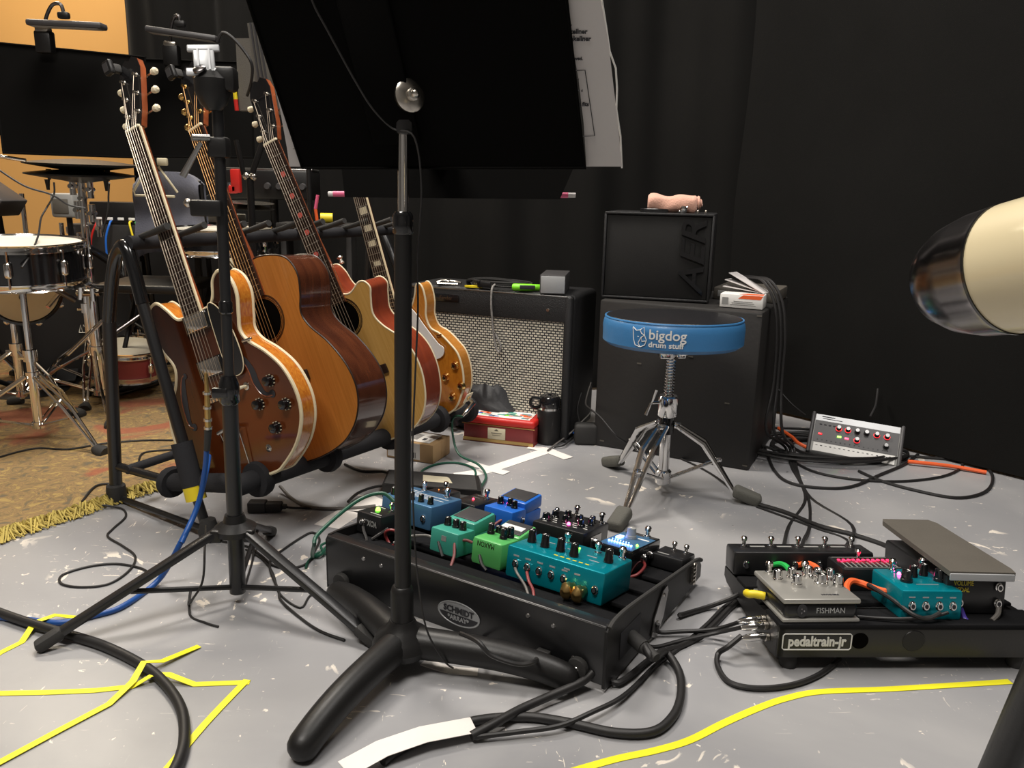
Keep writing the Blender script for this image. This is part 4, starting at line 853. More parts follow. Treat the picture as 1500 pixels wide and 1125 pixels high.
# teal compact
def compact(label,T,c,plate,w=.070,d=.122,h=.036,knobs=((.014,.036),(.035,.036),(.054,.034)),strip=None):
    t=thing('effect_pedal',label,'effect pedal',T)
    m=MB(T); m.box((w/2,.029,h/2),(w,.058,h),.003,2); m.box((w/2,.088,h*.40),(w,.07,h*.8),.003,2); build(m,'housing',c,t)
    m=MB(T@TR(w/2,.088,h*.95)@RX(7)); m.box((0,0,.004),(w,.072,.022),.004,2); pd=build(m,'treadle',c,t)
    m=MB(T@TR(w/2,.090,h*.95)@RX(7)); m.box((0,.0,.0155),(w*.82,.055,.002),.0008); build(m,'rubber_pad',plate,pd)
    for x,y in knobs: knob(t,T,x,y,h,.0072,.012)
    return t
T=PT_(.178,.108,-3); t=compact('teal green compact stomp pedal with three black knobs on the large board',T,'teal_dark','charcoal')
m=MB(T); m.box((.035,-.0004,.024),(.012,.0006,.008)); bar(m,.035,.055,.0364,.04,.003); build(m,'printing','grey_plastic',t)
m=MB(T@TR(.035,.056,.040)); m.box((0,0,0),(.05,.003,.001)); build(m,'printed_name','white',t)
def patch(par,P,mm,r=.0028,name='patch_cable'):
    o=build(MB().tube(sp([V(p) for p in P],6),r,7),name,mm); return o
# green
T=PT_(.278,.108,-3); t=thing('effect_pedal','bright green stomp pedal with four black knobs and a white strip on its treadle','effect pedal',T)
m=MB(T); m.box((.036,.03,.02),(.072,.06,.040),.006,2); m.box((.036,.085,.015),(.072,.08,.03),.004,2); build(m,'housing','green_pedal',t)
m=MB(T@TR(.036,.092,.034)@RX(9)); m.box((0,0,.004),(.068,.062,.014),.004); pd=build(m,'treadle','green_pedal',t)
m=MB(T@TR(.036,.094,.034)@RX(9)); m.box((0,0,.0115),(.058,.048,.002),.0008); m.m=1; m.box((0,-.004,.0135),(.05,.016,.002),.0008); build(m,'rubber_pad',['charcoal','white'],pd)
for x,y in((.014,.042),(.018,.062),(.050,.034),(.054,.052)): knob(t,T,x,y,.04 if y<.06 else .034,.0072,.015)
m=MB(T); m.text('MAXON',.011,T@TR(.034,-.0005,.033)@RX(90)@RZ(180),.0003); build(m,'printed_name','rosewood',t)
# steel blue wide pedal
T=PT_(-.035,.205,0); t=boxpedal('effect_pedal','steel blue pedal with white lettering and four black knobs behind the stand pole',T,.14,.115,.04,'steel_blue')
for k in range(5): knob(t,T,.018+.026*k,.018,.04,.0065,.012)
foot(t,T,.045,.095,.04); foot(t,T,.115,.09,.04); jack(t,T,.12,0,.018); jack(t,T,.05,0,.018)
m=MB(T); 
for k,(x,y,w) in enumerate(((.06,.055,.09),(.05,.064,.06),(.08,.074,.10),(.07,.046,.07),(.115,.055,.03),(.03,.085,.03))): bar(m,x,y,.0403,w,.002)
build(m,'printed_name','white',t)
# black tuner at left with green light
T=PT_(.0,.085,-2); t=boxpedal('effect_pedal','small black pedal with a glowing green light at the left end of the large board',T,.068,.068,.034,'black_metal')
led(t,T,.028,.034,.034,'led_green',.0055); foot(t,T,.05,.052,.034,.8); jack(t,T,.02,0,.018)
m=MB(T); m.text('VOX',.012,T@TR(.045,-.0004,.020)@RX(90)@RZ(180),.0003,bold=.0004); build(m,'printed_name','grey_plastic',t)
for x,y,w in((.045,.01,.03),(.02,.055,.02)):
    m=MB(T); bar(m,x,y,.0343,w,.0015); build(m,'printed_line','white',t)
# small black pedals at the far edge
T=PT_(-.03,.335,0); t=boxpedal('effect_pedal','small black pedal with one footswitch just right of the near stand pole',T,.062,.085,.03,'black_metal'); foot(t,T,.04,.05,.03); led(t,T,.02,.05,.03,'led_orange',.0015)
m=MB(T); bar(m,.03,.02,.0303,.03,.002); build(m,'printing','gold',t)
T=PT_(.065,.335,0); t=boxpedal('effect_pedal','small black pedal with dim red light between the steel blue and bright blue pedals',T,.066,.10,.03,'black_metal'); foot(t,T,.048,.075,.03); led(t,T,.03,.045,.03,'led_red',.003)
m=MB(T); bar(m,.03,.085,.0303,.03,.002); bar(m,.025,.065,.0303,.02,.0015); build(m,'printing','grey_plastic',t)
# blue compact
T=PT_(.155,.335,-2); t=compact('bright blue compact stomp pedal at the far edge of the large board',T,'blue_pedal','charcoal',w=.078,knobs=((.016,.042),(.04,.046),(.058,.036)))
led(t,T,.03,.05,.037,'led_pink',.002); m=MB(T); m.box((.025,-.0004,.018),(.02,.0008,.012)); build(m,'battery_door','ink',t)
jack(t,T,.078,.04,.018,(1,0,0))
# black many-knob
T=PT_(.292,.318,0); t=boxpedal('effect_pedal','wide black pedal with many black knobs, a pink light and two footswitches',T,.125,.125,.036,'black_metal')
for x,y,r in((.018,.028,.009),(.022,.062,.008),(.042,.085,.008),(.055,.046,.007),(.075,.075,.009),(.095,.045,.008),(.105,.070,.007),(.1,.09,.007)): knob(t,T,x,y,.036,r,.011)
foot(t,T,.05,.112,.036); foot(t,T,.115,.105,.036); foot(t,T,.006,.10,.03,.8); led(t,T,.07,.035,.036,'led_pink',.004)
m=MB(T); 
for k in range(14): bar(m,.02+.007*k,.018+.05*((k*5)%7)/7,.0363,.010,.0022)
build(m,'printing','white',t)
m=MB(T); m.box((.1255,.06,.016),(.002,.05,.018)); m.m=1; m.lathe([(.007,0),(.007,.012)],(.125,.045,.016),(1,0,0),12); build(m,'side_jacks',['steel','chrome'],t)
# eq with blue leds
T=PT_(.462,.285,-3); t=boxpedal('effect_pedal','dark blue pedal with a row of glowing blue lights and white knob',T,.078,.14,.036,'black_gloss')
m=MB(T); m.box((.039,.06,.0363),(.074,.11,.0008)); build(m,'face_plate','steel_blue',t)
m=MB(T); 
for k in range(9): m.box((.012+.0062*k,.030,.038),(.003,.004,.002)); 
for k in range(7): m.box((.012+.0062*k,.045,.038),(.0015,.002,.001))
m.box((.016,.07,.038),(.010,.02,.002)); build(m,'light_row','led_blue',t)
led(t,T,.068,.045,.0365,'led_green',.003); knob(t,T,.034,.085,.037,.010,.016,'grey_plastic','white'); foot(t,T,.056,.118,.037)
m=MB(T); bar(m,.058,.095,.0368,.025,.006); build(m,'printed_name','white',t); jack(t,T,.078,.06,.018,(1,0,0)); jack(t,T,.078,.09,.018,(1,0,0))
T=PT_(.545,.375,-2); t=boxpedal('effect_pedal','low black pedal with two footswitches at the right rear of the large board',T,.07,.07,.022,'black_metal'); foot(t,T,.03,.05,.022,.8); foot(t,T,.056,.05,.022,.8)
m=MB(T); bar(m,.022,.012,.0223,.025,.005); m.box((.071,.03,.01),(.001,.01,.003)); build(m,'printed_name','grey_plastic',t)
# patch cables
def pc(name,label,pts,mm,r=.0026): cable([D(*p) for p in pts],r,mm,label,name)
def s3(u,v,z): return ST@V((u,v,z))
cable([s3(.388,.094,.022),s3(.405,.075,.02),s3(.43,.065,.005),s3(.448,.05,-.008)],.0026,'cable_grey','grey patch lead from the first socket of the big teal pedal','patch_cable')
cable([s3(.415,.092,.022),s3(.432,.072,.014),s3(.448,.062,.004),s3(.462,.045,-.01)],.0028,'dark_red','dark red patch lead from the big teal pedal','patch_cable')
cable([s3(.262,.135,.03),s3(.250,.125,.034),s3(.240,.108,.03),s3(.252,.09,.01),s3(.262,.065,-.008)],.003,'mauve' if dm('mauve',(.20,.06,.06),.5) else 'mauve','dusty red patch lead between the teal green and bright green pedals','patch_cable')
cable([s3(.2,.107,.022),s3(.215,.095,.012),s3(.225,.09,.002)],.003,'cable','black angled plug lead in the teal green pedal','patch_cable')
cable([s3(.30,.107,.02),s3(.315,.093,.010),s3(.330,.088,.002)],.003,'cable','black angled plug lead in the bright green pedal','patch_cable')
cable([s3(.235,.375,.02),s3(.225,.36,.03),s3(.205,.335,.025),s3(.195,.31,.01)],.003,'mauve','dusty red patch lead plugged into the blue compact pedal','patch_cable')
cable([s3(.538,.345,.018),s3(.552,.33,.012),s3(.548,.30,.0),s3(.53,.285,-.006)],.003,'dark_red','red patch lead beside the pedal with blue lights','patch_cable')
cable([s3(.02,.084,.018),s3(.035,.072,.010),s3(.048,.066,.0),s3(.055,.060,-.004)],.0035,'cable','black lead in the front of the pedal with the green light','patch_cable')
cable([s3(.075,.10,.02),s3(.07,.085,.012),s3(.06,.07,.0)],.0038,'cable','thick black lead beside the pedal with the green light','patch_cable')
P=[s3(.098+.016*math.cos(a),.085+.004*math.sin(a*2),.010+.016*math.sin(a)) for a in [2*PI*i/16 for i in range(15)]]
cable(P,.003,'dark_red','small loop of dark red patch lead left of the near stand pole','patch_cable',n=3)
cable([s3(.17,.135,.015),s3(.15,.13,.018),s3(.125,.105,.014),s3(.108,.08,.002)],.003,'cable_grey','grey lead curving beside the teal green pedal','patch_cable')
# volume pedals behind
a=G(597,722);T=frame(G(560,728),V((1,-.04,0)).normalized(),V((.04,1,0)).normalized(),(0,0,1))
vp=thing('volume_pedal','black volume pedal with a cream label lying on the floor behind the large board','volume pedal',T)
m=MB(T); m.add([(0,0,0),(.265,0,0),(.265,.09,0),(0,.09,0),(0,0,.036),(.265,0,.027),(.25,.09,.038),(0,.09,.046)],[(3,2,1,0),(4,5,6,7),(0,1,5,4),(1,2,6,5),(2,3,7,6),(3,0,4,7)]); build(m,'housing','black_satin',vp)
m=MB(T); m.add([(.005,.004,.0375),(.255,.003,.0288),(.24,.086,.0398),(.005,.086,.0475)],[(0,1,2,3)]); build(m,'tread','rubber',vp)
m=MB(T); m.add([(.105,.03,.0380),(.185,.03,.0350),(.17,.065,.0395),(.10,.065,.0430)],[(0,1,2,3)]); build(m,'cream_label','label_cream',vp)
T=frame(G(610,744),V((.97,-.24,0)).normalized(),V((.24,.97,0)).normalized(),(0,0,1)); t=thing('volume_pedal','low flat black rocker pedal between the volume pedal and the large board','volume pedal',T)
m=MB(T@RX(3)); m.box((.10,.03,.02),(.24,.06,.012),.005); build(m,'tread','rubber',t); m=MB(T); m.box((.1,.03,.008),(.22,.05,.015),.004); build(m,'base','black_metal',t)
# ============================================================ small pedalboard on the right
PO_=V((.468,1.250,0)); pu=V((.9992,.039,0)); pv=V((-.039,.9992,0)); PB=frame(PO_,pu,pv,(0,0,1)); PW,PD=.475,.31
pj=thing('pedalboard','small black slatted pedalboard with a white framed name plate, on the right','pedalboard',PB)
m=MB(PB); m.box((PW/2,.004,.058),(PW,.008,.062),.002); build(m,'back_rail','rail_black' if not dm('rail_black',(.020,.019,.017),.42,bump=.1) else '',pj)
psl=math.atan2(.036,.30); PS=PB@TR(0,0,.090)@Matrix.Rotation(-psl,4,'X')
for y,w in((.035,.072),(.13,.06),(.208,.058),(.283,.056)):
    m=MB(PS); m.box((PW/2,y,-.004),(PW,w,.010),.003); build(m,'deck_rail','black_cloth',pj)
for x in(.006,PW-.006):
    m=MB(PB); P=[(0,.028),(0,.085),(.31,.048),(.31,.028),(.29,.02),(.03,.02)]; k=6; m.add([(x-.006,a,b) for a,b in P]+[(x+.006,a,b) for a,b in P],[tuple(range(k-1,-1,-1)),tuple(range(k,2*k))]+[(i,(i+1)%k,k+(i+1)%k,k+i) for i in range(k)]); build(m,'side_bar','black_satin',pj)
for x,y in((.03,.02),(PW-.035,.02),(.03,.29),(PW-.03,.29)):
    m=MB(PB); m.lathe([(.013,0),(.015,.004),(.015,.024),(.013,.028)],(x,y,0),n=18); build(m,'rubber_foot','rubber',pj)
m=MB(PB@TR(.068,-.0012,.0585)@RX(90)); W_,H_=.060,.0150; 
m.tube([(-W_+.003,-H_,0),(W_-.003,-H_,0),(W_,-H_+.003,0),(W_,H_-.003,0),(W_-.003,H_,0),(-W_+.003,H_,0),(-W_,H_-.003,0),(-W_,-H_+.003,0)],.0011,6,True); 
m.text('pedaltrain-jr',.0262,PB@TR(.068,-.0012,.0585)@RX(90),.0005,sx=.78,bold=.0008); build(m,'name_plate','white',pj)
m=MB(PB); m.lathe([(.0150,0),(.0150,.0008)],(.143,-.0002,.060),(0,-1,0),28); build(m,'round_hole','hole_black',pj)
m=MB(PB); m.lathe([(.020,0),(.019,.0012)],(.238,-.0002,.060),(0,-1,0),32); build(m,'round_cap','black_satin',pj)
m=MB(PB)
for y,z in((.05,.060),(.065,.064),(.04,.043)): m.lathe([(.0075,0),(.0075,.006)],(-.001,y,z),(-1,0,0),12)
build(m,'jack_row','nickel',pj)
# silver acoustic preamp
T=PT_(.008,.006,1,PS,.0); t=thing('preamp_pedal','silver topped preamp pedal with silver knobs at the front left of the small board','effect pedal',T)
m=MB(T); m.box((.066,.07,.016),(.132,.14,.022),.009,3); build(m,'housing','black_metal',t)
m=MB(T); m.box((.066,.07,.004),(.137,.146,.005),.0024); m.box((.066,.07,.0295),(.137,.146,.007),.003); build(m,'silver_plate','silver_paint',t)
for x,y in((.022,.088),(.052,.098),(.046,.060),(.085,.105),(.10,.095),(.094,.068),(.122,.06),(.12,.09)): knob(t,T,x,y,.033,.0085 if (x,y)!=(.094,.068) else .0110,.015,'chrome','white')
foot(t,T,.02,.125,.033); foot(t,T,.088,.125,.033)
m=MB(T); m.lathe([(.009,0),(.009,.001)],(.032,-.0008,.017),(0,-1,0),18); m.m=1
for a in(0,2.1,4.2): m.lathe([(.0012,.001),(.0012,.002)],(.032+.003*math.cos(a),-.0008,.017+.003*math.sin(a)),(0,-1,0),6)
build(m,'socket',['ink','chrome'],t)
m=MB(T); m.text('FISHMAN',.0100,T@TR(.082,-.0015,.017)@RX(90),.0003,sx=1.25,bold=.0); m.m=1; m.text('FISHMAN',.0075,T@TR(.088,.018,.0332)@RZ(180),.0002,bold=.0003); build(m,'printed_name',['light_grey','ink'],t)
m=MB(T); m.box((.065,.12,.0335),(.02,.008,.001)); build(m,'small_display','dark_red',t)
# teal pedal
T=PT_(.222,.022,-1,PS); t=boxpedal('effect_pedal','metallic teal pedal with pink lights on the small right board',T,.108,.115,.040,'teal')
for x,y in((.03,.045),(.055,.07),(.078,.078),(.093,.05)): knob(t,T,x,y,.040,.0095 if y<.06 else .007,.016)
foot(t,T,.03,.098,.04); foot(t,T,.09,.105,.04); led(t,T,.035,.082,.04,'led_pink',.0035); led(t,T,.085,.085,.04,'led_pink',.0045)
for k in range(4): jack(t,T,.018+.024*k,0,.02)
m=MB(T)
for k in range(4): m.box((.018+.024*k,-.0004,.031),(.011,.0006,.0016))
bar(m,.06,.03,.0403,.04,.002); build(m,'printing','light_grey',t)
# eq pedal with red leds
T=PT_(.178,.155,0,PS); t=boxpedal('effect_pedal','black equaliser pedal with a double row of red lit sliders on the small board',T,.122,.075,.034,'black_metal')
m=MB(T)
for k in range(11): m.box((.012+.0098*k,.048,.035),(.0045,.005,.0016)); 
for k in range(11): m.box((.014+.0096*k,.038+.004*(k%3),.0352),(.005,.002,.0012))
build(m,'slider_lights','led_red2' if not dm('led_red2',(1.,.03,.10),.3,emit=2.2,var=0) else '',t)
m=MB(T)
for k in range(11): m.box((.012+.0098*k,.022,.0346),(.002,.026,.0008))
m.box((.06,.065,.0345),(.11,.0012,.0006)); m.box((.06,.006,.0345),(.11,.0012,.0006)); build(m,'slider_slots','grey_plastic',t)
foot(t,T,.06,.068,.03,.9)
# loop switcher
T=PT_(-.004,.243,0,PS); t=boxpedal('effect_switcher','long narrow black footswitch row along the far edge of the small board',T,.285,.058,.036,'black_metal')
for k in range(5): foot(t,T,.03+.056*k,.036,.036,.9)
for k in range(5): jack(t,T,.024+.05*k,0,.017)
m=MB(T)
for k in range(4): bar(m,.058+.056*k,.036,.0363,.03,.006)
build(m,'printing','grey_plastic',t)
# volume pedal right
T=PT_(.318,.045,-3,PS); t=thing('expression_pedal','long taupe topped volume pedal standing at the right end of the small board','volume pedal',T)
m=MB(T); m.box((.05,.13,.022),(.10,.25,.044),.004); m.box((.05,.012,.028),(.105,.02,.052),.003); build(m,'housing','black_metal',t)
m=MB(T@TR(0,-.012,.056)@RX(2)); o=[(-.006,0),(.108,0),(.112,.02),(.104,.265),(.095,.285),(.0,.285),(-.006,.27)]; m.prism(o,0,.007); build(m,'tread','taupe',t)
m=MB(T@TR(0,-.012,.055)@RX(2)); m.box((.05,-.001,.001),(.114,.004,.010),.002); build(m,'silver_edge','light_grey',t)
jack(t,T,.088,.0,.040); jack(t,T,.088,.0,.018); jack(t,T,.02,.0,.018)
m=MB(T); m.text('VOLUME',.009,T@TR(.026,-.0006,.044)@RX(90),.0002); m.text('PEDAL',.009,T@TR(.024,-.0006,.035)@RX(90),.0002); build(m,'printed_name','yellow',t)
def p3(u,v,z): return PS@V((u,v,z))
cable([p3(.005,.09,.016),p3(-.012,.095,.018),p3(-.02,.10,.016),p3(-.02,.115,.012)],.0075,'yellow','yellow angled plug on the left of the silver preamp pedal','patch_plug',cat='plug',sides=10)
cable([p3(.07,.245,.02),p3(.082,.225,.03),p3(.085,.20,.034),p3(.085,.17,.03)],.0055,'green','green plug lead in the long switcher','patch_cable')
cable([p3(.125,.245,.02),p3(.138,.228,.03),p3(.145,.205,.032),p3(.148,.18,.026)],.006,'orange','orange red plug lead in the long switcher','patch_cable')
cable([p3(.15,.07,.022),p3(.16,.10,.030),p3(.175,.115,.036),p3(.195,.115,.032),p3(.215,.085,.03),p3(.226,.08,.03)],.006,'orange','thick orange red lead between the silver preamp and the teal pedal','patch_cable')
cable([p3(.145,.022,.006),p3(.18,.015,.006),p3(.22,.008,.008),p3(.27,.008,.012),p3(.30,.012,.018)],.003,'cable','black lead running in front of the teal pedal on the small board','patch_cable')
cable([p3(.20,.10,.035),p3(.215,.045,.03),p3(.235,.01,.016),p3(.26,.005,.010),p3(.285,.01,.018)],.004,'cable','black lead dropping along the side of the teal pedal on the small board','patch_cable')
cable([p3(.338,.038,.016),p3(.342,.03,.0),p3(.345,.02,-.004)],.0045,'purple','short purple lead under the right volume pedal','patch_cable')
cable([p3(.408,.038,.018),p3(.40,.028,.008),p3(.385,.02,.0)],.0045,'cable_grey','short grey lead under the right volume pedal','patch_cable')
# ============================================================ drum kit corner, left background
def tripod(name,label,base,h,spread,angs,mt='chrome',rt=.011,cat='stand',jz=.20,top=None,double=True,fm='rubber'):
    b=V((base.x,base.y,0)); t=thing(name,label,cat,b); tp=top or b+V((0,0,h))
    m=MB(); m.cyl(b+V((0,0,.05)),b+V((0,0,h*.55)),rt*1.25,n=14); build(m,'lower_tube',mt,t)
    ax_=tp-(b+V((0,0,h*.5))); m=MB(); m.cyl(b+V((0,0,h*.5)),tp,rt*.85,n=14); build(m,'upper_tube',mt,t)
    m=MB(); m.lathe([(rt*1.8,0),(rt*1.8,.035)],b+V((0,0,h*.52))); m.tube([b+V((0,0,h*.54)),b+V((-.03,-.015,h*.54))],.005,6); build(m,'height_clamp',mt,t)
    m=MB(); m.lathe([(rt*1.7,0),(rt*1.7,.03)],b+V((0,0,jz))); build(m,'leg_collar',mt,t)
    m=MB(); m.lathe([(rt*1.6,0),(rt*1.6,.02)],b+V((0,0,.05))); build(m,'brace_collar',mt,t)
    for a in angs:
        d=V((math.cos(R_(a)),math.sin(R_(a)),0)); s=V((-d.y,d.x,0)); f=b+d*spread+V((0,0,.014)); hh=b+d*.02+V((0,0,jz+.015))
        m=MB()
        for q in((-1,1) if double else (0,)): m.tube([hh+s*q*.010,(hh+f)/2+s*q*.012+V((0,0,.02)),f+s*q*.004],.005 if double else .008,7)
        lo=b+d*.015+V((0,0,.06)); mid=hh.lerp(f,.55)
        for q in((-1,1) if double else (0,)): m.tube([lo+s*q*.007,mid+s*q*.007],.0035,6)
        l=build(m,'leg',mt,t); m=MB(); m.tube([f-d*.02+V((0,0,.008)),f+d*.012,f+d*.028+V((0,0,-.002))],[.013,.023,.019],10); build(m,'rubber_foot',fm,l)
    return t
def drum(name,label,c,r,dep,ax_=(0,0,1),shell='black_gloss',head='drum_white',hoop='chrome',lugs=8,T=None):
    c=V(c); z=V(ax_).normalized(); x=z.orthogonal().normalized() if abs(z.z)<.9 else V((1,0,0)); x=(x-z*x.dot(z)).normalized(); y=z.cross(x); T=frame(c,x,y,z)
    t=thing(name,label,'drum',T); N=44
    m=MB(T); m.lathe([(r,-dep/2),(r,dep/2)],n=N); build(m,'shell',shell,t)
    for s,nm in((1,'head'),(-1,'bottom_head')):
        m=MB(T); m.lathe([(r*.97,dep/2*s),(r*.97,(dep/2+.004)*s),(.001,(dep/2+.005)*s)],n=N); build(m,nm,head,t)
        m=MB(T); m.lathe([(r+.002,(dep/2-.014)*s),(r+.007,(dep/2-.014)*s),(r+.007,(dep/2-.009)*s),(r+.005,(dep/2-.006)*s),(r+.005,(dep/2+.004)*s),(r+.009,(dep/2+.008)*s),(r+.002,(dep/2+.009)*s),(r-.001,(dep/2+.003)*s)],n=N); build(m,'hoop',hoop,t)
    for k in range(lugs):
        a=2*PI*(k+.5)/lugs; p=V((math.cos(a)*(r+.010),math.sin(a)*(r+.010),0)); m=MB(T); m.box((p.x,p.y,0),(.02,.02,min(.05,dep*.4)),.008,3); m.tube([(p.x,p.y,-dep/2+.005),(p.x,p.y,dep/2-.005)],.003,6); build(m,'lug','chrome',t)
    return t
# music desks with lights
def desk(label,pts,Yt,Yb,base,tilt_r=.012,angs=(20,140,262),llabel='',lamp=None):
    b=V((base.x,base.y,0)); t=thing('music_stand',label,'music stand',b)
    P=[D(*pts[0],Yb),D(*pts[1],Yb),D(*pts[2],Yt),D(*pts[3],Yt)]; o=V((0,.003,0))
    m=MB(); m.add(P+[p+o for p in P],[(0,1,2,3),(7,6,5,4),(0,4,5,1),(1,5,6,2),(2,6,7,3),(3,7,4,0)]); m.tube([P[3],P[0],P[1],P[2],P[3]],.004,6); build(m,'desk','desk_black',t)
    m=MB(); c=(P[0]+P[1])/2; m.add([P[0],P[1],P[1]+V((0,.06,.0)),P[0]+V((0,.06,0))],[(0,1,2,3),(3,2,1,0)]); build(m,'ledge','black_satin',t)
    m=MB(); mc=(P[0]+P[1]+P[2]+P[3])/4; 
    m.tube([b+V((0,0,.12)),V((b.x,b.y,mc.z-.12)),mc+V((0,.025,-.06))],.011,12); m.lathe([(.016,0),(.016,.04)],b+V((0,0,.5))); m.box((mc+V((0,.018,0)))[:],(.07,.02,.07),.006); build(m,'pole','desk_black',t)
    for a in angs:
        d=V((math.cos(R_(a)),math.sin(R_(a)),0)); m=MB(); m.tube([b+V((0,0,.16)),b+d*.30+V((0,0,.014))],.0095,10); l=build(m,'leg','black_metal',t); m=MB(); m.tube([b+d*.275+V((0,0,.03)),b+d*.315+V((0,0,.014))],[.013,.016],10); build(m,'rubber_foot','rubber',l)
    m=MB(); m.lathe([(.02,.10),(.024,.12),(.024,.17),(.014,.19)],b); build(m,'leg_collar','black_satin',t)
    return t,P
desk('black music stand desk at the far left with a lamp clipped on top',((5,224),(205,231),(213,84),(-14,62)),2.68,2.60,G(-55,600),angs=(-38,90,210))
desk('black music stand desk directly behind the tripod stand, its pole beside the first guitar neck',((213,229),(372,231),(368,92),(208,87)),2.82,2.76,G(226,560),angs=(20,150,245))
def desklamp(label,Y,clip,arc,bar_):
    c=D(*clip,Y-.01); t=thing('clip_lamp',label,'lamp',c)
    m=MB(); m.box(c[:],(.05,.035,.065),.006); m.m=1; m.box((c+V((0,-.002,.034)))[:],(.042,.03,.02),.006); build(m,'clip',['black_satin','nickel'],t)
    m=MB(); m.tube(sp([D(x,y,Y-.02) for x,y in arc],6),.0055,8); build(m,'gooseneck','dark_steel',t)
    a,b=D(*bar_[0],Y-.03),D(*bar_[1],Y-.03); m=MB(); u=(b-a).normalized(); y=V((0,1,0)); y=(y-u*y.dot(u)).normalized(); m.T=frame((a+b)/2,u,y,u.cross(y)); L=(b-a).length; m.box((0,0,0),(L,.05,.018),.006); m.m=1; m.box((0,-.002,-.009),(L*.9,.035,.003),.001); build(m,'lamp_bar',['charcoal','grey_plastic'],t)
    for q in(0,):
        m=MB(); p=D(arc[-1][0],arc[-1][1]+1,Y-.03); m.box((p+V((0,0,.012)))[:],(.035,.02,.02),.006); build(m,'swivel','black_satin',t)
desklamp('black clip-on bar lamp with gooseneck against the tan wall',2.66,(66,62),((67,46),(67,28),(76,8),(88,6),(93,18),(94,28)),((43,34),(153,39)))
desklamp('black clip-on bar lamp with gooseneck against the black drape',2.80,(252,82),((250,70),(250,45),(255,26),(262,24),(264,40)),((216,43),(320,58)))
# electronic pads on a chrome stand
ca=D(118,262,2.85); sb_=V((ca.x,ca.y,0))
tripod('drum_pad_stand','chrome double braced stand under the two black electronic drum pads',sb_,ca.z,.31,(-59,61,181),rt=.016)
m=MB(); T=frame(ca+V((0,0,-.005)),(1,0,0),(0,1,0),(0,0,1)); t=thing('pad_clamp','chunky chrome clamp block just below the drum pads','clamp',T)
for x,z in((-.03,-.02),(.03,-.03),(0,-.06),(-.02,-.10),(.03,-.11),(.05,-.16)): m=MB(T); m.tube([(x,0,z-.03),(x,0,z+.03)],.011,10); m.tube([(x,-.02,z),(x,.02,z)],.008,8); build(m,'clamp_tube','chrome',t)
for lab,(x,y),rp,mm in (('lower black electronic cymbal pad on the chrome stand',(118,255),.172,0),('upper black electronic cymbal pad directly under the music desk',(120,240),.180,1)):
    c=D(x,y,2.85); t=thing('cymbal_pad',lab,'drum pad',c); m=MB(); m.lathe([(.03,-.028),(.06,-.022),(rp*.8,-.010),(rp,-.004),(rp,.001),(rp*.6,.010),(.03,.016)],c,(0.02,-.03,1),44); build(m,'pad_disc','black_satin',t)
    for s in(-1,1): 
        m=MB(); p=c+V((s*.10,-.03,-.02)); m.tube([p,p+V((0,0,-.035))],[.009,.005],8); build(m,'plug','rubber',t)
cable([D(-10,243,2.5),D(35,272,2.5),D(75,285,2.52),D(100,300,2.54),D(125,305,2.56)],.003,'cable','thin cable sagging across the tan wall behind the left drum pads')
cable([D(79,267,2.56),D(79,285,2.56),D(68,305,2.56),D(60,320,2.5),D(56,345,2.4),D(45,372,2.3),D(32,392,2.24)],.0028,'cable','thin cable hanging from the lower cymbal pad to the snare drum')
cable([D(160,268,2.56),D(159,285,2.6),D(158,310,2.6),D(150,340,2.6)],.0028,'cable','thin cable hanging from the right side of the cymbal pads')
s1=D(28,384,2.42); drum('snare_drum','black shelled snare drum with chrome hoops at the far left',s1,.178,.115,(.02,-.04,1))
tripod('snare_stand','chrome tripod stand holding the far left snare drum',V((s1.x,s1.y,0)),s1.z-.058,.27,(-25,95,215),rt=.011)
s2_=D(325,352,3.0); drum('tom_drum','shallow black drum with white head seen behind the tripod stand',s2_,.185,.075,(0,-.02,1))
tripod('drum_stand','chrome stand under the shallow drum behind the guitars',V((s2_.x,s2_.y,0)),s2_.z-.04,.26,(-80,40,160),rt=.010)
# bass drums
bd=drum('bass_drum','black bass drum with a small white emblem, low behind the chrome stands',D(92,452,3.3),.27,.20,(.35,-.93,.05),shell='black_gloss',head='black_satin',hoop='black_gloss')
bn=V((.35,-.93,.05)).normalized(); m=MB(); m.tube([PL(x,y,D(92,452,3.3)+bn*.108,bn) for x,y in((116,487),(118,476),(121,487),(122,476),(129,487),(116,487))],.0022,5); build(m,'emblem','drum_white',bd)
drum('bass_drum','large black bass drum with thin white hoop line behind the rack frame',D(258,440,3.62),.30,.10,(.3,-.95,.02),shell='black_gloss',head='black_satin',hoop='ivory')
drum('floor_drum','drum with a cream head showing below the far left snare drum',D(34,424,2.62),.105,.13,(.5,-.85,.10),shell='black_gloss',head='cream',hoop='black_gloss')
drum('small_drum','small red drum with white head lying on the rug behind the rack',D(188,527,3.0),.12,.10,(0.1,-.1,1),shell='dark_red',head='drum_white',lugs=6)
bs=[(G(110,520),.62,.25,(-90,30,150),'chrome stand with clamps right behind the drum pad stand'),(G(35,600),.40,.24,(-20,100,220),'short chrome stand with spread legs nearest on the rug'),(G(60,530),.75,.24,(-60,70,190),'tall chrome stand between the snare drum and the pad stand'),(G(225,520),.7,.2,(-100,20,140),'tall chrome stand behind the neck of the brown guitar'),(G(140,578),.62,.26,(-70,50,170),'chrome double braced stand with black rubber feet standing on the rug'),(G(-40,545),.55,.46,(-32,88,208),'chrome double braced stand at the far left edge of the rug'),(G(196,545),.50,.22,(-95,25,145),'chrome stand half hidden behind the rack frame leg'),(G(95,540),.48,.2,(-120,0,120),'low chrome stand in front of the emblem bass drum')]
for b_,h,s,a,l in bs: tripod('cymbal_stand',l,b_,h,s,a,rt=.012)
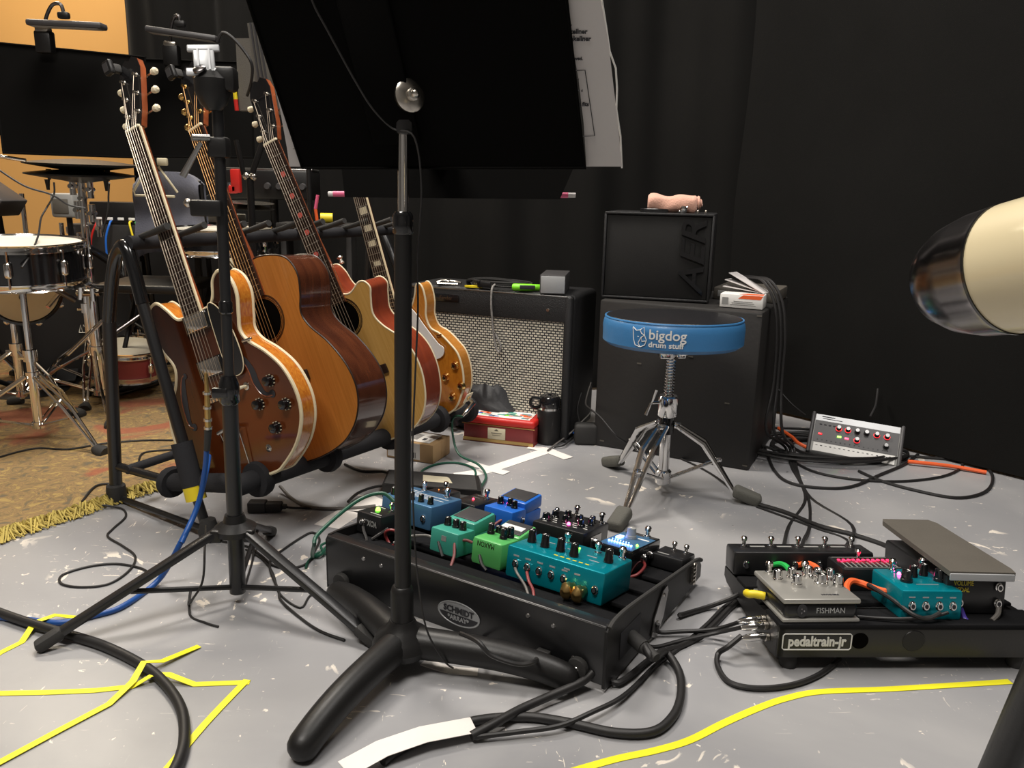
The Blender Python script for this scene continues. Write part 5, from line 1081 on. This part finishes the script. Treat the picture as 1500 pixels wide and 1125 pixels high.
for k,(x,y,Y) in enumerate(((92,398,2.8),(100,412,2.75),(130,430,2.8))):
    c=D(x,y,Y); t=thing('wing_nut_clamp',('chrome multi clamp between the snare and the bass drum','small chrome clamp under the multi clamp','chrome clamp beside the pad stand tube')[k],'clamp',c)
    m=MB(); m.tube([c+V((-.04,0,0)),c+V((.04,0,.004))],.012,10); m.tube([c+V((-.025,-.01,-.02)),c+V((-.02,-.01,.022))],.009,8); m.tube([c+V((.02,-.01,-.025)),c+V((.02,-.01,.02))],.009,8); build(m,'clamp_body','chrome',t)
def boom(label,a,b,mt='black_satin',r=.009,name='boom_arm'):
    o=build(MB().tube([a,b],r,10),name,mt); tag(o,label,'boom arm')
boom('dark boom arm crossing below the far left snare drum',D(0,378,2.35),D(110,440,2.5),'dark_steel')
boom('black tube rising steeply under the far left snare drum',D(14,470,2.6),D(58,384,2.5),'black_gloss')
boom('chrome cymbal arm entering at the left under the music desk',D(-20,226,2.60),D(38,235,2.63),'chrome',.006)
for k,(x,y,Y,dx) in enumerate(((104,560,2.62,-.10),(190,575,2.75,.12))):
    b_=G(x,y); t=thing('drum_pedal',('black and chrome bass drum pedal on the rug in front of the drum kit','black hi hat pedal behind the rack frame leg')[k],'pedal',b_)
    m=MB(b_ and TR(b_.x,b_.y,.012)@RZ(20-40*k)); m.box((0,0,.006),(.09,.28,.01),.003); build(m,'base_plate','dark_steel',t)
    m=MB(TR(b_.x,b_.y,.012)@RZ(20-40*k)@RX(14)); m.box((0,.0,.05),(.075,.25,.012),.004); build(m,'footboard','black_satin',t)
    m=MB(TR(b_.x,b_.y,.012)@RZ(20-40*k)); 
    for s in(-1,1): m.tube([(s*.045,.12,0),(s*.045,.12,.22)],.009,10)
    m.tube([(-.06,.12,.20),(.06,.12,.20)],.008,10); m.tube([(0,.12,.2),(0,.10,.34)],.005,8); build(m,'uprights','chrome',t)
for k,(a_,b_,lab) in enumerate((((70,450,2.5),(112,400,2.62),'chrome tilter arm over the bass drum'),((98,520,2.6),(150,470,2.7),'chrome arm slanting up beside the rack leg'),((150,500,2.7),(215,455,2.85),'dark arm behind the bent rack frame'),((60,395,2.55),(150,425,2.85),'short chrome rod below the snare drum'))):
    boom(lab,D(*a_),D(*b_),('chrome','chrome','dark_steel','chrome')[k],.007)
c=D(98,385,3.0); t=thing('tan_cylinder','pale tan wooden cylinder standing behind the chrome stand','wooden tube',c); m=MB(); m.cyl(c+V((-.02,0,-.06)),c+V((.01,0,.03)),.03,n=20); build(m,'tube_body','honey',t)
# kit pedal
c=G(176,492); 
# table with small mixer and cables
tb=D(170,330,3.72); tb.z=0; t=thing('equipment_case','black equipment case behind the drum kit carrying the small mixer','case',tb)
m=MB(); m.box((tb+V((0,.1,.31)))[:],(.44,.20,.62),.01); build(m,'case_body','black_wood',t)
m=MB()
for x in(-.21,.21):
    for z in(.03,.59): m.box((tb+V((x,.0,z)))[:],(.035,.02,.035),.006)
build(m,'metal_corner','steel',t)
c=tb+V((0,.05,.62)); t=thing('rack_mixer','small black mixer with a row of white labels on the equipment case','mixer',c)
m=MB(); m.box((c+V((-.0,.02,.05)))[:],(.24,.12,.10),.006); build(m,'mixer_case','black_satin',t)
for k in range(4): m=MB(); m.box((c+V((-.08+.05*k,-.042,.025)))[:],(.028,.004,.012),.001); build(m,'white_button','white',t)
for k,(mm,dx,e) in enumerate((('red',-.05,-.02),('blue_pedal',.0,-.01),('yellow',.075,.05),('green',.10,.11))):
    p=c+V((-.02+dx*1.2,-.048,.015)); cable([p,p+V((.01,-.04,-.01)),p+V((e*.6,-.055,-.08)),p+V((e,-.05,-.20)),p+V((e*1.2,-.045,-.4))],.0045,mm,('red patch cord hanging from the small rack mixer','blue patch cord hanging from the small rack mixer','yellow patch cord hanging from the small rack mixer','green patch cord hanging from the small rack mixer')[k])
c=D(92,317,3.45); t=thing('monitor_speaker','small grey cube speaker with dark face against the tan wall','speaker',V((c.x,c.y,0)))
m=MB(); m.box((c+V((0,.05,.045)))[:],(.10,.10,.10),.012); build(m,'speaker_body','grey_plastic',t); m=MB(); m.box((c+V((-.004,-.002,.042)))[:],(.065,.006,.06),.004); build(m,'speaker_face','taupe',t); m=MB(); m.cyl(V((c.x,c.y+.05,.01)),c+V((0,.05,0)),.012,n=10); m.lathe([(.12,0),(.12,.012),(.02,.02)],V((c.x,c.y+.05,0))); build(m,'pole','black_satin',t)
c=D(2,296,3.0); t=thing('stage_monitor','black wedge monitor cut off by the left edge against the tan wall','speaker',V((c.x,c.y,0)))
m=MB(frame(c,V((1,0,0)),V((0,1,0)),(0,0,1))@RY(35)); m.box((-.06,0,0),(.20,.16,.07),.006); build(m,'monitor_body','charcoal',t); m=MB(); m.cyl(V((c.x,c.y+.03,.0)),c+V((-.04,.03,-.02)),.014,n=10); m.lathe([(.14,0),(.14,.012),(.02,.02)],V((c.x,c.y+.03,0))); build(m,'pole','black_satin',t)
# chair with jacket
c=D(252,330,3.15); ch=thing('folding_chair','dark folding chair frame under the grey jacket behind the first guitar neck','chair',V((c.x,c.y,0)))
m=MB(); 
for s in(-1,1): m.tube([V((c.x+s*.12,c.y+.08,.01)),V((c.x+s*.12,c.y,c.z+.16))],.010,8); 
m.tube([V((c.x-.12,c.y,c.z+.16)),V((c.x+.12,c.y,c.z+.16))],.010,8); build(m,'back_frame','black_satin',ch)
m=MB(); m.box((c.x,c.y-.16,.44),(.34,.34,.03),.01); build(m,'seat','black_satin',ch)
m=MB(); 
for s in(-1,1): m.tube([V((c.x+s*.14,c.y-.02,.43)),V((c.x+s*.14,c.y-.30,.01))],.009,8)
build(m,'front_legs','black_satin',ch)
m=MB(); vs=[];K=18;H_=12
for i in range(K+1):
    for j in range(H_+1):
        fx=i/K*2-1; z=c.z+.20-.30*j/H_-.03*abs(fx)**3*(1 if j==0 else .3)-.015*(fx**4); vs.append((c.x+fx*(.125+.01*j/H_),c.y-.02-.012*math.sin(fx*7+j*.4)-.012*math.sin(j*.8),z))
m.add(vs,[(i*(H_+1)+j,(i+1)*(H_+1)+j,(i+1)*(H_+1)+j+1,i*(H_+1)+j+1) for i in range(K) for j in range(H_)]); 
vb=[(x,c.y+.03,z) for x,y,z in vs]; m.add(vb,[(i*(H_+1)+j+1,(i+1)*(H_+1)+j+1,(i+1)*(H_+1)+j,i*(H_+1)+j) for i in range(K) for j in range(H_)])
n_=len(vs); m.add([p for i in range(K+1) for p in (vs[i*(H_+1)],vb[i*(H_+1)])],[(2*i,2*i+1,2*i+3,2*i+2) for i in range(K)])
o=build(m,'draped_jacket','grey_cloth',ang=180); tag(o,'blue grey jacket hung over a chair back behind the first guitar neck','jacket')
c2=D(238,242,3.0); 
m=MB(); P=[D(196,285,3.0),D(208,258,3.0),D(232,240,3.0),D(258,288,3.0)]; m.tube([D(206,262,3.),D(196,280,3.),D(198,286,3.),D(256,288,3.)],.0045,8); m.tube([D(232,244,3.),D(260,282,3.)],.0045,8); m.box(D(238,237,3.)[:],(.035,.02,.026),.004); o=build(m,'percussion_triangle','ivory'); tag(o,'pale metal triangle hanging from a white clip before the grey jacket','triangle')
# keyboard controller, table things between guitars
kb=D(300,326,3.3); t=thing('side_table','small black side table behind the second guitar neck','table',V((kb.x,kb.y,0)))
m=MB(); m.box((kb+V((.07,.06,-.012)))[:],(.42,.26,.02),.004); build(m,'table_top','black_wood',t)
for x in(-.1,.24):
    for y in(-.04,.16): m=MB(); m.box((kb.x+x,kb.y+y,(kb.z-.02)/2),(.025,.025,kb.z-.02),.003); build(m,'leg','black_wood',t)
t=thing('keyboard','black keyboard propped on a white case behind the second guitar','keyboard',kb); m=MB(); m.box((kb+V((.04,.03,.018)))[:],(.20,.12,.034),.006); build(m,'white_case','drum_white',t); m=MB(TR(kb.x+.0,kb.y-.02,kb.z+.065)@RY(-28)); m.box((0,0,0),(.20,.14,.03),.005); build(m,'keyboard_body','black_satin',t)
c=D(388,292,3.2); t=thing('tabletop_amplifier','black tabletop unit with knobs and metal rim between the second and third guitars','amplifier',V((c.x,c.y,0)))
m=MB(); m.box((c+V((.02,.05,.055)))[:],(.34,.14,.11),.008); build(m,'unit_body','black_satin',t); m=MB(); m.box((c+V((.02,.05,.113)))[:],(.34,.12,.008),.003); build(m,'metal_rim','steel',t)
for k in range(4): m=MB(); m.lathe([(.014,0),(.011,.014)],c+V((.02+.045*k,-.022,.05)),(0,-1,0),14); build(m,'knob','charcoal',t)
m=MB(); m.box((c+V((-.11,-.022,.045)))[:],(.05,.004,.03),.002); m.m=1
for k in range(3): m.box((c+V((-.124+.012*k,-.026,.045)))[:],(.003,.003,.02))
build(m,'switch_panel',['ink','light_grey'],t)
m=MB(); m.cyl(V((c.x+.02,c.y+.05,0.01)),c+V((.02,.05,0)),.016,n=10); m.lathe([(.13,0),(.13,.012),(.02,.02)],V((c.x+.02,c.y+.05,0))); build(m,'pedestal','black_satin',t)
m=MB(); p=D(346,265,3.05); m.box(p[:],(.035,.03,.085),.006); m.box((p+V((-.012,0,-.03)))[:],(.03,.03,.03),.006); o=build(m,'red_clamp','red'); tag(o,'bright red plastic clamp on the tripod stand behind the second neck','clamp')
c=D(365,305,3.0); t=thing('hi_hat','pair of silver cymbals on a stand between the first and third guitars','cymbal',V((c.x,c.y,0)))
for z,s in((0,1),(.02,-1)): m=MB(); m.lathe([(.09,0),(.05,.006*s+.004),(.02,.014*s+.006),(.004,.016*s+.006)],c+V((0,0,z)),(0.05,-.05,1),36); build(m,'cymbal','nickel',t)
m=MB(); m.cyl(V((c.x,c.y,.01)),c+V((0,0,.07)),.005,n=8); m.lathe([(.12,0),(.1,.012),(.01,.03)],V((c.x,c.y,0))); build(m,'rod','chrome',t)
# monitor panel on legs
m=MB(); t=thing('screen_panel','tall grey ridged panel edge on a black support left of the near music stand','panel',V((D(385,260,2.3).x,2.3,0)))
A=[D(362,34,2.30),D(404,166,2.30)]; a,b,c_,d_=D(362,34,2.3),D(380,164,2.3),D(405,166,2.3),D(381,32,2.3); o_=V((0,.05,0))
m=MB(); m.add([a,b,c_,d_,a+o_,b+o_,c_+o_,d_+o_],[(0,1,2,3),(7,6,5,4),(0,4,5,1),(1,5,6,2),(2,6,7,3),(3,7,4,0)]); m.m=1
for f in(.25,.5,.75): m.tube([a.lerp(d_,f)+V((0,-.002,0)),b.lerp(c_,f)+V((0,-.002,0))],.003,5)
build(m,'ridged_panel',['grey_plastic' if 0 else 'taupe','charcoal'],t)
m=MB(); p=D(391,172,2.32); m.box(p[:],(.05,.03,.02),.004); m.m=1; m.tube([D(392,180,2.31),D(389,196,2.31)],.010,10); m.m=0; m.tube([D(389,196,2.31),D(370,252,2.31)],.008,10); m.tube([D(346,205,2.31),D(357,256,2.31)],.007,10); m.m=1; m.ball(D(361,258,2.31),.011); m.ball(D(371,259,2.31),.011); m.m=0; q=D(366,262,2.31); m.tube([q,V((q.x,q.y,.03))],.010,10); m.lathe([(.13,0),(.13,.014),(.02,.03)],V((q.x,q.y,0))); build(m,'support_arm',['black_satin','nickel'],t)
m=MB(); a,b,c_,d_=D(345,56,2.5),D(350,162,2.5),D(384,162,2.5),D(366,56,2.5); m.add([a,b,c_,d_]+[p+V((0,.03,0)) for p in (a,b,c_,d_)],[(0,1,2,3),(7,6,5,4),(0,4,5,1),(1,5,6,2),(2,6,7,3),(3,7,4,0)]); build(m,'rear_panel','taupe',t)
cable([D(318,62,2.2),D(326,48,2.2),D(340,55,2.2),D(358,75,2.2),D(369,95,2.2),D(368,120,2.22),D(362,140,2.25)],.004,'cable','black cord arching over in front of the grey ridged panel')
m=MB(); a,b=D(341,107,2.49),D(347,162,2.49); m.tube([a,a.lerp(b,.7)],.006,8); m.m=1; m.tube([a.lerp(b,.7),b],.006,8); build(m,'coloured_stick',['yellow','red'],t)  # loose stick with unknown support, only grouped under the panel
# small mic stand right of third neck
b_=D(454,300,2.95); b_.z=0; t=thing('microphone_stand','thin black microphone stand behind the third guitar neck','stand',b_)
m=MB(); m.cyl(b_+V((0,0,.02)),b_+V((0,0,.88)),.009,n=10); build(m,'pole','black_satin',t); m=MB(); m.lathe([(.12,0),(.12,.015),(.015,.03)],b_); build(m,'round_base','black_satin',t)
c=D(455,322,2.98); 
def hang(name,label,x,y,Y,shape,mm,cat):
    c=D(x,y,Y); m=MB(); shape(m,c); o=build(m,name,mm); tag(o,label,cat)
shelf=D(455,326,3.05); t=thing('utility_shelf','small black shelf behind the neck rail carrying tape and a cup','shelf',V((shelf.x,shelf.y,0)))
m=MB(); m.box((shelf+V((.03,0,-.01)))[:],(.28,.14,.02),.003); build(m,'shelf_board','black_wood',t)
for x in(-.09,.15): m=MB(); m.box((shelf.x+x,shelf.y,(shelf.z-.02)/2),(.02,.1,shelf.z-.02),.002); build(m,'leg','black_wood',t)
t=thing('tape_roll','yellow roll of tape lying on its side behind the neck rail','tape roll',shelf+V((.06,0,0))); m=MB(); m.lathe([(.016,-.022),(.018,-.022),(.018,.022),(.016,.022)],shelf+V((.06,0,.018)),(1,0.2,0),20); build(m,'roll','yellow',t)
t=thing('paper_cup','white paper cup on the shelf behind the third guitar neck','cup',shelf+V((-.03,-.02,0))); m=MB(); m.lathe([(.016,0),(.022,.055),(.024,.057)],shelf+V((-.03,-.02,0)),n=20); build(m,'cup_body','white',t)
t=thing('orange_pen','orange and pink marker standing beside the yellow tape','pen',shelf+V((.025,0,0))); m=MB(); m.cyl(shelf+V((.025,0,0)),shelf+V((.02,0,.05)),.006,n=10); m.m=1; m.cyl(shelf+V((.02,0,.05)),shelf+V((.03,0,.10)),.006,n=10); build(m,'pen_body',['orange','pink'],t)
# ============================================================ floor: tapes
def tape(name,label,pts,w,mm,z=.0012,zs=None,grp=None):
    P=[V((*G(x,y)[:2],0)) for x,y in pts]; m=MB(); vs=[]
    if not zs: P=sp(P,5)
    for i,p in enumerate(P):
        t=(P[min(i+1,len(P)-1)]-P[max(i-1,0)]).normalized(); n=V((-t.y,t.x,0)); zz=z+(zs[i] if zs else 0); vs+=[p+n*w/2+V((0,0,zz)),p-n*w/2+V((0,0,zz))]
    k=len(P); vs2=[v+V((0,0,-.0008)) for v in vs]
    m.add(vs+vs2,[(2*i,2*i+1,2*i+3,2*i+2) for i in range(k-1)]+[(2*k+2*i+2,2*k+2*i+3,2*k+2*i+1,2*k+2*i) for i in range(k-1)]+[(2*i,2*i+2,2*k+2*i+2,2*k+2*i) for i in range(k-1)]+[(2*i+3,2*i+1,2*k+2*i+1,2*k+2*i+3) for i in range(k-1)])
    o=build(m,name,mm,ang=60); return tag(o,label,'tape',grp)
tape('floor_tape','yellow tape strip running left to the corner of the taped angle',((-40,1017),(70,1015),(140,1012),(195,1006),(225,998),(248,998),(285,1003),(366,1000)),.0125,'tape_yellow',zs=(0,0,0,0,.012,.012,0,0))
tape('floor_tape','yellow tape strip running from the taped corner down out of the picture',((362,997),(300,1062),(235,1140)),.0125,'tape_yellow',z=.002)
tape('floor_tape','long diagonal yellow tape strip crossing over the thick black cable',((-10,1124),(90,1070),(160,1033),(195,1003),(212,984),(238,975),(292,948)),.0125,'tape_yellow',z=.0028,zs=(0,0,0,.004,.016,.006,0))
tape('floor_tape','short yellow tape strip over the blue and black cables at the left edge',((-30,978),(0,957),(32,941),(52,922),(82,910),(112,905)),.0125,'tape_yellow',zs=(0,0,0,.014,.012,.0))
tape('floor_tape','long curved yellow tape strip in front of the small right pedalboard',((820,1136),(900,1113),(960,1100),(1010,1085),(1060,1060),(1110,1038),(1150,1024),(1200,1014),(1300,1010),(1400,1004),(1480,999)),.0135,'tape_yellow')
tape('white_tape','wide white tape strip at the bottom holding down a black cable',((505,1140),(560,1113),(620,1092),(694,1076)),.038,'tape_white',zs=(.014,.018,.018,.016))
tape('white_tape','white tape strip running towards the water bottle',((668,697),(710,690),(760,674),(808,658)),.045,'tape_white')
tape('white_tape','short white tape across the bottle end of the white strip',((775,655),(800,660),(833,672)),.04,'tape_white',z=.002)
tape('white_tape','short white tape crossing near the green cable',((688,678),(705,684),(742,694)),.035,'tape_white',z=.002)
tape('white_tape','white tape under the cables left of the large pedalboard',((478,772),(500,758),(530,742),(560,732)),.07,'tape_white')
tape('white_tape','white paper scrap under the right leg of the near music stand',((620,970),(660,982),(700,985)),.022,'tape_white')
tape('white_tape','scrap of white tape at the left edge beside the blue cable',((-12,895),(8,902)),.012,'tape_white')
# ============================================================ floor: cables
cable([T1@V((.0,.075,.09)),D(302,690,1.60),D(288,745,1.55),D(262,800,1.5),(232,850,.012),(180,888),(140,901),(90,912),(40,908),(-20,902)],.0058,'blue_cable','thick blue instrument cable running down to the left edge',sides=10)
jp=thing('jack_plug','long gold and silver jack plug hanging in front of the brown guitar','plug',T1@V((.005,.20,.095)))
a=D(303,568,1.56);b=D(305,628,1.56); m=MB(); m.tube([a+V((0,0,.03)),a,a+(b-a)*.45,b],[.003,.0045,.006,.0065],12); m.m=1; 
for f in(.1,.45,.75,.95): m.tube([a.lerp(b,f),a.lerp(b,f+.06)],.0085,12)
build(m,'plug_body',['brass','nickel'],jp); m=MB(); m.tube([b,b.lerp(D(303,660,1.56),1.)],[.0075,.006],12); build(m,'strain_relief','rubber',jp)
cable([D(303,655,1.56),D(300,690,1.56),D(290,740,1.55),D(266,795,1.5)],.0055,'blue_cable','upper end of the blue cable below the jack plug',sides=10)
cable([(-20,890,.012),(30,908,.012),(85,925,.012),(150,945,.01),(210,975,.009),(245,1005,.009),(266,1040),(270,1080),(262,1115),(245,1145)],.0085,'cable','thick black cable curving through the yellow tape at lower left',sides=10)
cable([(0,745),(45,735),(85,740),(110,738),(160,732),(200,727),(255,724)],.0028,'cable','thin black cable lying across the rug') if 0 else None
cable([G(-10,672,.013),G(50,657,.013),G(100,658,.013),G(150,650,.013),G(210,645,.013),G(262,645,.013)],.003,'cable','thin black cable lying across the rug')
cable([G(262,658,.013),G(215,662,.013),G(204,672,.013),G(206,685,.013),G(196,693,.013)],.003,'cable','short thin black cable squiggling on the rug by the rack leg')
cable([G(120,735,.012),G(140,712,.014),G(165,708,.014)],.003,'cable','thin black cable end at the rug fringe near the rack foot')
cable([(150,740,.012),(178,745),(184,757),(165,775),(158,786),(180,800),(198,815),(190,835),(160,855),(120,860),(90,855),(92,842),(130,830),(170,826),(205,832),(222,842)],.0026,'cable','thin black cable making a long loop on the floor left of the tripod')
cable([D(302,770,1.60),D(300,800,1.45),D(297,850,1.40),(282,878,.03),(276,885),(280,862,.02),(278,900),(300,912),(320,918)],.0022,'cable','thin black cord hanging by the tripod hub to the floor')
cable([(372,795,.02),(370,820),(360,855),(360,862)],.0025,'cable','short thin cord behind the tripod centre post')
cable([(320,792),(360,800),(380,812),(400,828),(425,832),(450,825),(462,805),(468,790),(458,780),(440,788),(415,805),(398,818),(396,835),(408,865),(412,880),(440,905),(470,925),(505,938)],.0028,'cable','thin black cable tangled between the tripod and the large pedalboard')
cable([(360,805),(385,820),(400,840),(410,870),(440,890),(455,872),(480,868),(500,880)],.0022,'cable','second thin black cable looping under the large pedalboard corner')
cable([(410,712,.02),(425,728),(445,740),(475,745),(520,744),(550,741)],.0042,'cable_grey','dark grey cable leading from the rack to the large pedalboard')
cable([(505,680),(530,690),(565,691),(580,700,.02),(582,715,.03)],.004,'cable','black cable running into the volume pedal')
cable([(510,735,.02),(525,722,.02),(550,713,.02),(575,712,.03),(590,718,.03)],.004,'cable','black cable arching beside the volume pedal')
cable([s3(.03,.17,.055),s3(-.0,.16,.07),s3(-.035,.12,.05),D(468,780,1.52),D(460,800,1.50),(458,815,.01),(470,812,.01),(480,800,.01)],.0042,'green_cable','green cable looping off the left end of the large pedalboard')
cable([(476,812,.006),(470,800,.01),(480,795,.01),(478,806,.006),(466,810),(452,822),(448,832)],.003,'green_cable','green cable end tangled by the pedalboard corner')
t=thing('mains_connector','black mains plug and socket joined behind the tripod hub','plug',G(398,750)); c=V(WM[t.name].translation)
u=V((1,.03,0)).normalized(); m=MB(frame(c+V((-.035,0,.015)),u,V((-.03,1,0)),(0,0,1))); m.box((0,0,0),(.045,.032,.028),.004); m.box((.042,0,0),(.04,.026,.022),.004); m.box((.067,0,0),(.012,.014,.012),.003); build(m,'connector_body','rubber',t)
cable([c+V((.04,0,.014)),G(430,744,.008),G(470,745),G(520,750),G(560,752,.02)],.003,'cable','flat black mains lead right of the mains connector')
# cables right of the big pedalboard
cable([SB@V((SL+.004,.095,.06)),SB@V((SL+.03,.085,.06)),SB@V((SL+.055,.07,.05)),G(975,955,.02),G(995,985,.008),G(997,1020,.008),G(985,1050,.008),G(955,1072,.008),G(900,1073,.008),G(830,1058,.008),G(770,1050,.008),G(700,1055,.008),G(640,1073,.008),G(590,1095,.008),G(560,1115,.008)],.0072,'cable','thick black cable sweeping in a loop in front of the large pedalboard',sides=10)
t=thing('large_plug','large black round plug in the side of the large pedalboard','plug',SB@V((SL+.004,.095,.06))); a=V(WM[t.name].translation); d=(SB@V((SL+.06,.07,.052))-a); m=MB(); m.tube([a,a+d*.55],.0125,16); m.tube([a+d*.5,a+d*1.05],[.011,.008],12); build(m,'plug_body','rubber',t)
cable([(850,985,.01),(880,978),(905,1000,.01),(960,960,.008),(1000,945),(1035,925),(1070,890),(1085,878)],.0055,'cable','black cable passing behind the thick loop towards the small pedalboard')
cable([(690,1078,.012),(720,1062,.016),(760,1040,.016),(800,1022,.016),(850,1000,.02),(868,985,.03)],.007,'cable','thick black cable emerging from the white tape towards the large pedalboard',sides=10)
cable([(694,1080,.01),(760,1072,.012),(820,1063,.014),(870,1042,.016),(905,1025,.012),(930,1005,.008),(960,975),(1000,945),(1035,915),(1060,890),(1090,870)],.004,'cable','thinner black cable from the white tape up past the loop to the small pedalboard')
cable([SB@V((SL+.02,.30,.01)),G(1000,900,.008),G(1040,888,.008),G(1080,872,.03),G(1100,858,.03)],.005,'cable','black cable from behind the large pedalboard towards the small board')
cable([SB@V((SL+.01,.21,.03)),G(965,926,.01),G(1000,925,.012),G(1050,921,.02),PB@V((-.03,.065,.064)),PB@V((-.012,.065,.064))],.0038,'cable','upper of the two thin leads plugged into the left end of the small pedalboard')
cable([SB@V((SL+.01,.15,.02)),G(960,948,.01),G(1000,938,.01),G(1050,927,.02),PB@V((-.03,.05,.060)),PB@V((-.012,.05,.060))],.0038,'cable','lower of the two thin leads plugged into the left end of the small pedalboard')
cable([PB@V((-.05,.04,.045)),PB@V((-.075,.03,.03)),G(1052,958,.012),G(1052,978,.006),G(1070,1000,.006),G(1110,1008,.006),G(1160,1003,.006),G(1200,988,.006),G(1230,965,.006)],.0048,'cable','black cable looping in front of the left end of the small pedalboard')
for k,(y,z) in enumerate(((.065,.064),(.05,.060),(.04,.045))):
    a=PB@V((-.006,y,z)); b=PB@V((-.05,y-.003,z-.003)); t=thing('jack_plug',('uppermost chrome jack plug in the left end of the small pedalboard','middle chrome jack plug in the left end of the small pedalboard','lowest chrome jack plug in the left end of the small pedalboard')[k],'plug',a)
    m=MB(); m.tube([a,a.lerp(b,.15),a.lerp(b,.75),b],[.006,.0075,.007,.004],12); build(m,'plug_body','chrome',t)
cable([D(675,928,1.17),D(700,940,1.12),D(720,960,1.11),D(760,973,1.11),D(785,968,1.13),SB@V((.505,-.02,.035)),SB@V((.512,-.004,.037))],.0038,'cable','short black power lead looping over the leg into the front of the large pedalboard')
t=thing('power_plug','small black power plug in the front of the large pedalboard','plug',SB@V((.512,-.004,.037))); m=MB(SB); m.box((.512,-.008,.037),(.026,.014,.018),.004); build(m,'plug_body','rubber',t)
cable([(700,930),(706,950,.03),(709,968,.02)],.0032,'cable','thin lead hanging over the right leg of the near music stand')
# coil of cable under the mixer
rnd=random.Random(11)
for k in range(7):
    cx,cy=1.0+rnd.uniform(-.03,.1),2.50+rnd.uniform(-.02,.05); rx=.17+.035*k*.6; ry=.10+.012*k; z=.006+.006*k%.02; P=[]
    for i in range(28):
        a=2*PI*i/28; P.append(V((cx+rx*math.cos(a)*.92+.02*math.sin(a*2+k),cy+ry*math.sin(a)-.28*(cx+rx*math.cos(a)-1.0)*.3,.006+.006*k*.5+.004*math.sin(a*3+k))))
    o=build(MB().tube(sp(P,3,True),.0048,7,True),'coiled_cable','cable'); tag(o,('black cable coil under the small mixing console'),'cable','coiled cables under the mixing console')
cable([(1120,655),(1135,690),(1160,708),(1210,715),(1250,712),(1290,695),(1325,680),(1345,665)],.0045,'cable','black cable bowing forward below the mixing console')
cable([(1258,690),(1290,704),(1340,718),(1400,729),(1440,722),(1454,705),(1448,688),(1420,675),(1380,672),(1330,668)],.0045,'cable','black cable making the widest loop right of the mixing console')
cable([(1150,668),(1190,690),(1250,702),(1320,705),(1380,698),(1408,685),(1404,676),(1370,670)],.004,'cable','black cable loop just right of the mixing console')
cable([(1330,676,.012),(1370,680,.012),(1400,684,.010),(1445,692,.008)],.006,'orange','orange cable on the floor right of the mixing console')
cable([G(1140,627,.03),G(1160,640,.02),G(1168,648,.03),G(1183,656,.02)],.006,'orange','orange cable piece left of the mixing console')
cable([(1105,737),(1150,750),(1200,770),(1250,783),(1300,800),(1330,815,.02),(1340,825,.04)],.0055,'cable','black cable from the stool foot to the right volume pedal')
cable([(1108,742),(1150,757),(1200,775),(1240,790),(1255,808,.03)],.0028,'cable','thin cable beside the black cable from the stool foot')
cable([D(1180,608,2.6),D(1160,592,2.62),D(1140,570,2.66)],.003,'cable','thin cord rising left from the mixing console')
cable([D(1275,610,2.50),D(1282,596,2.53),D(1284,586,2.56),D(1286,570,2.6)],.004,'cable','short ribbed cord rising behind the mixing console')
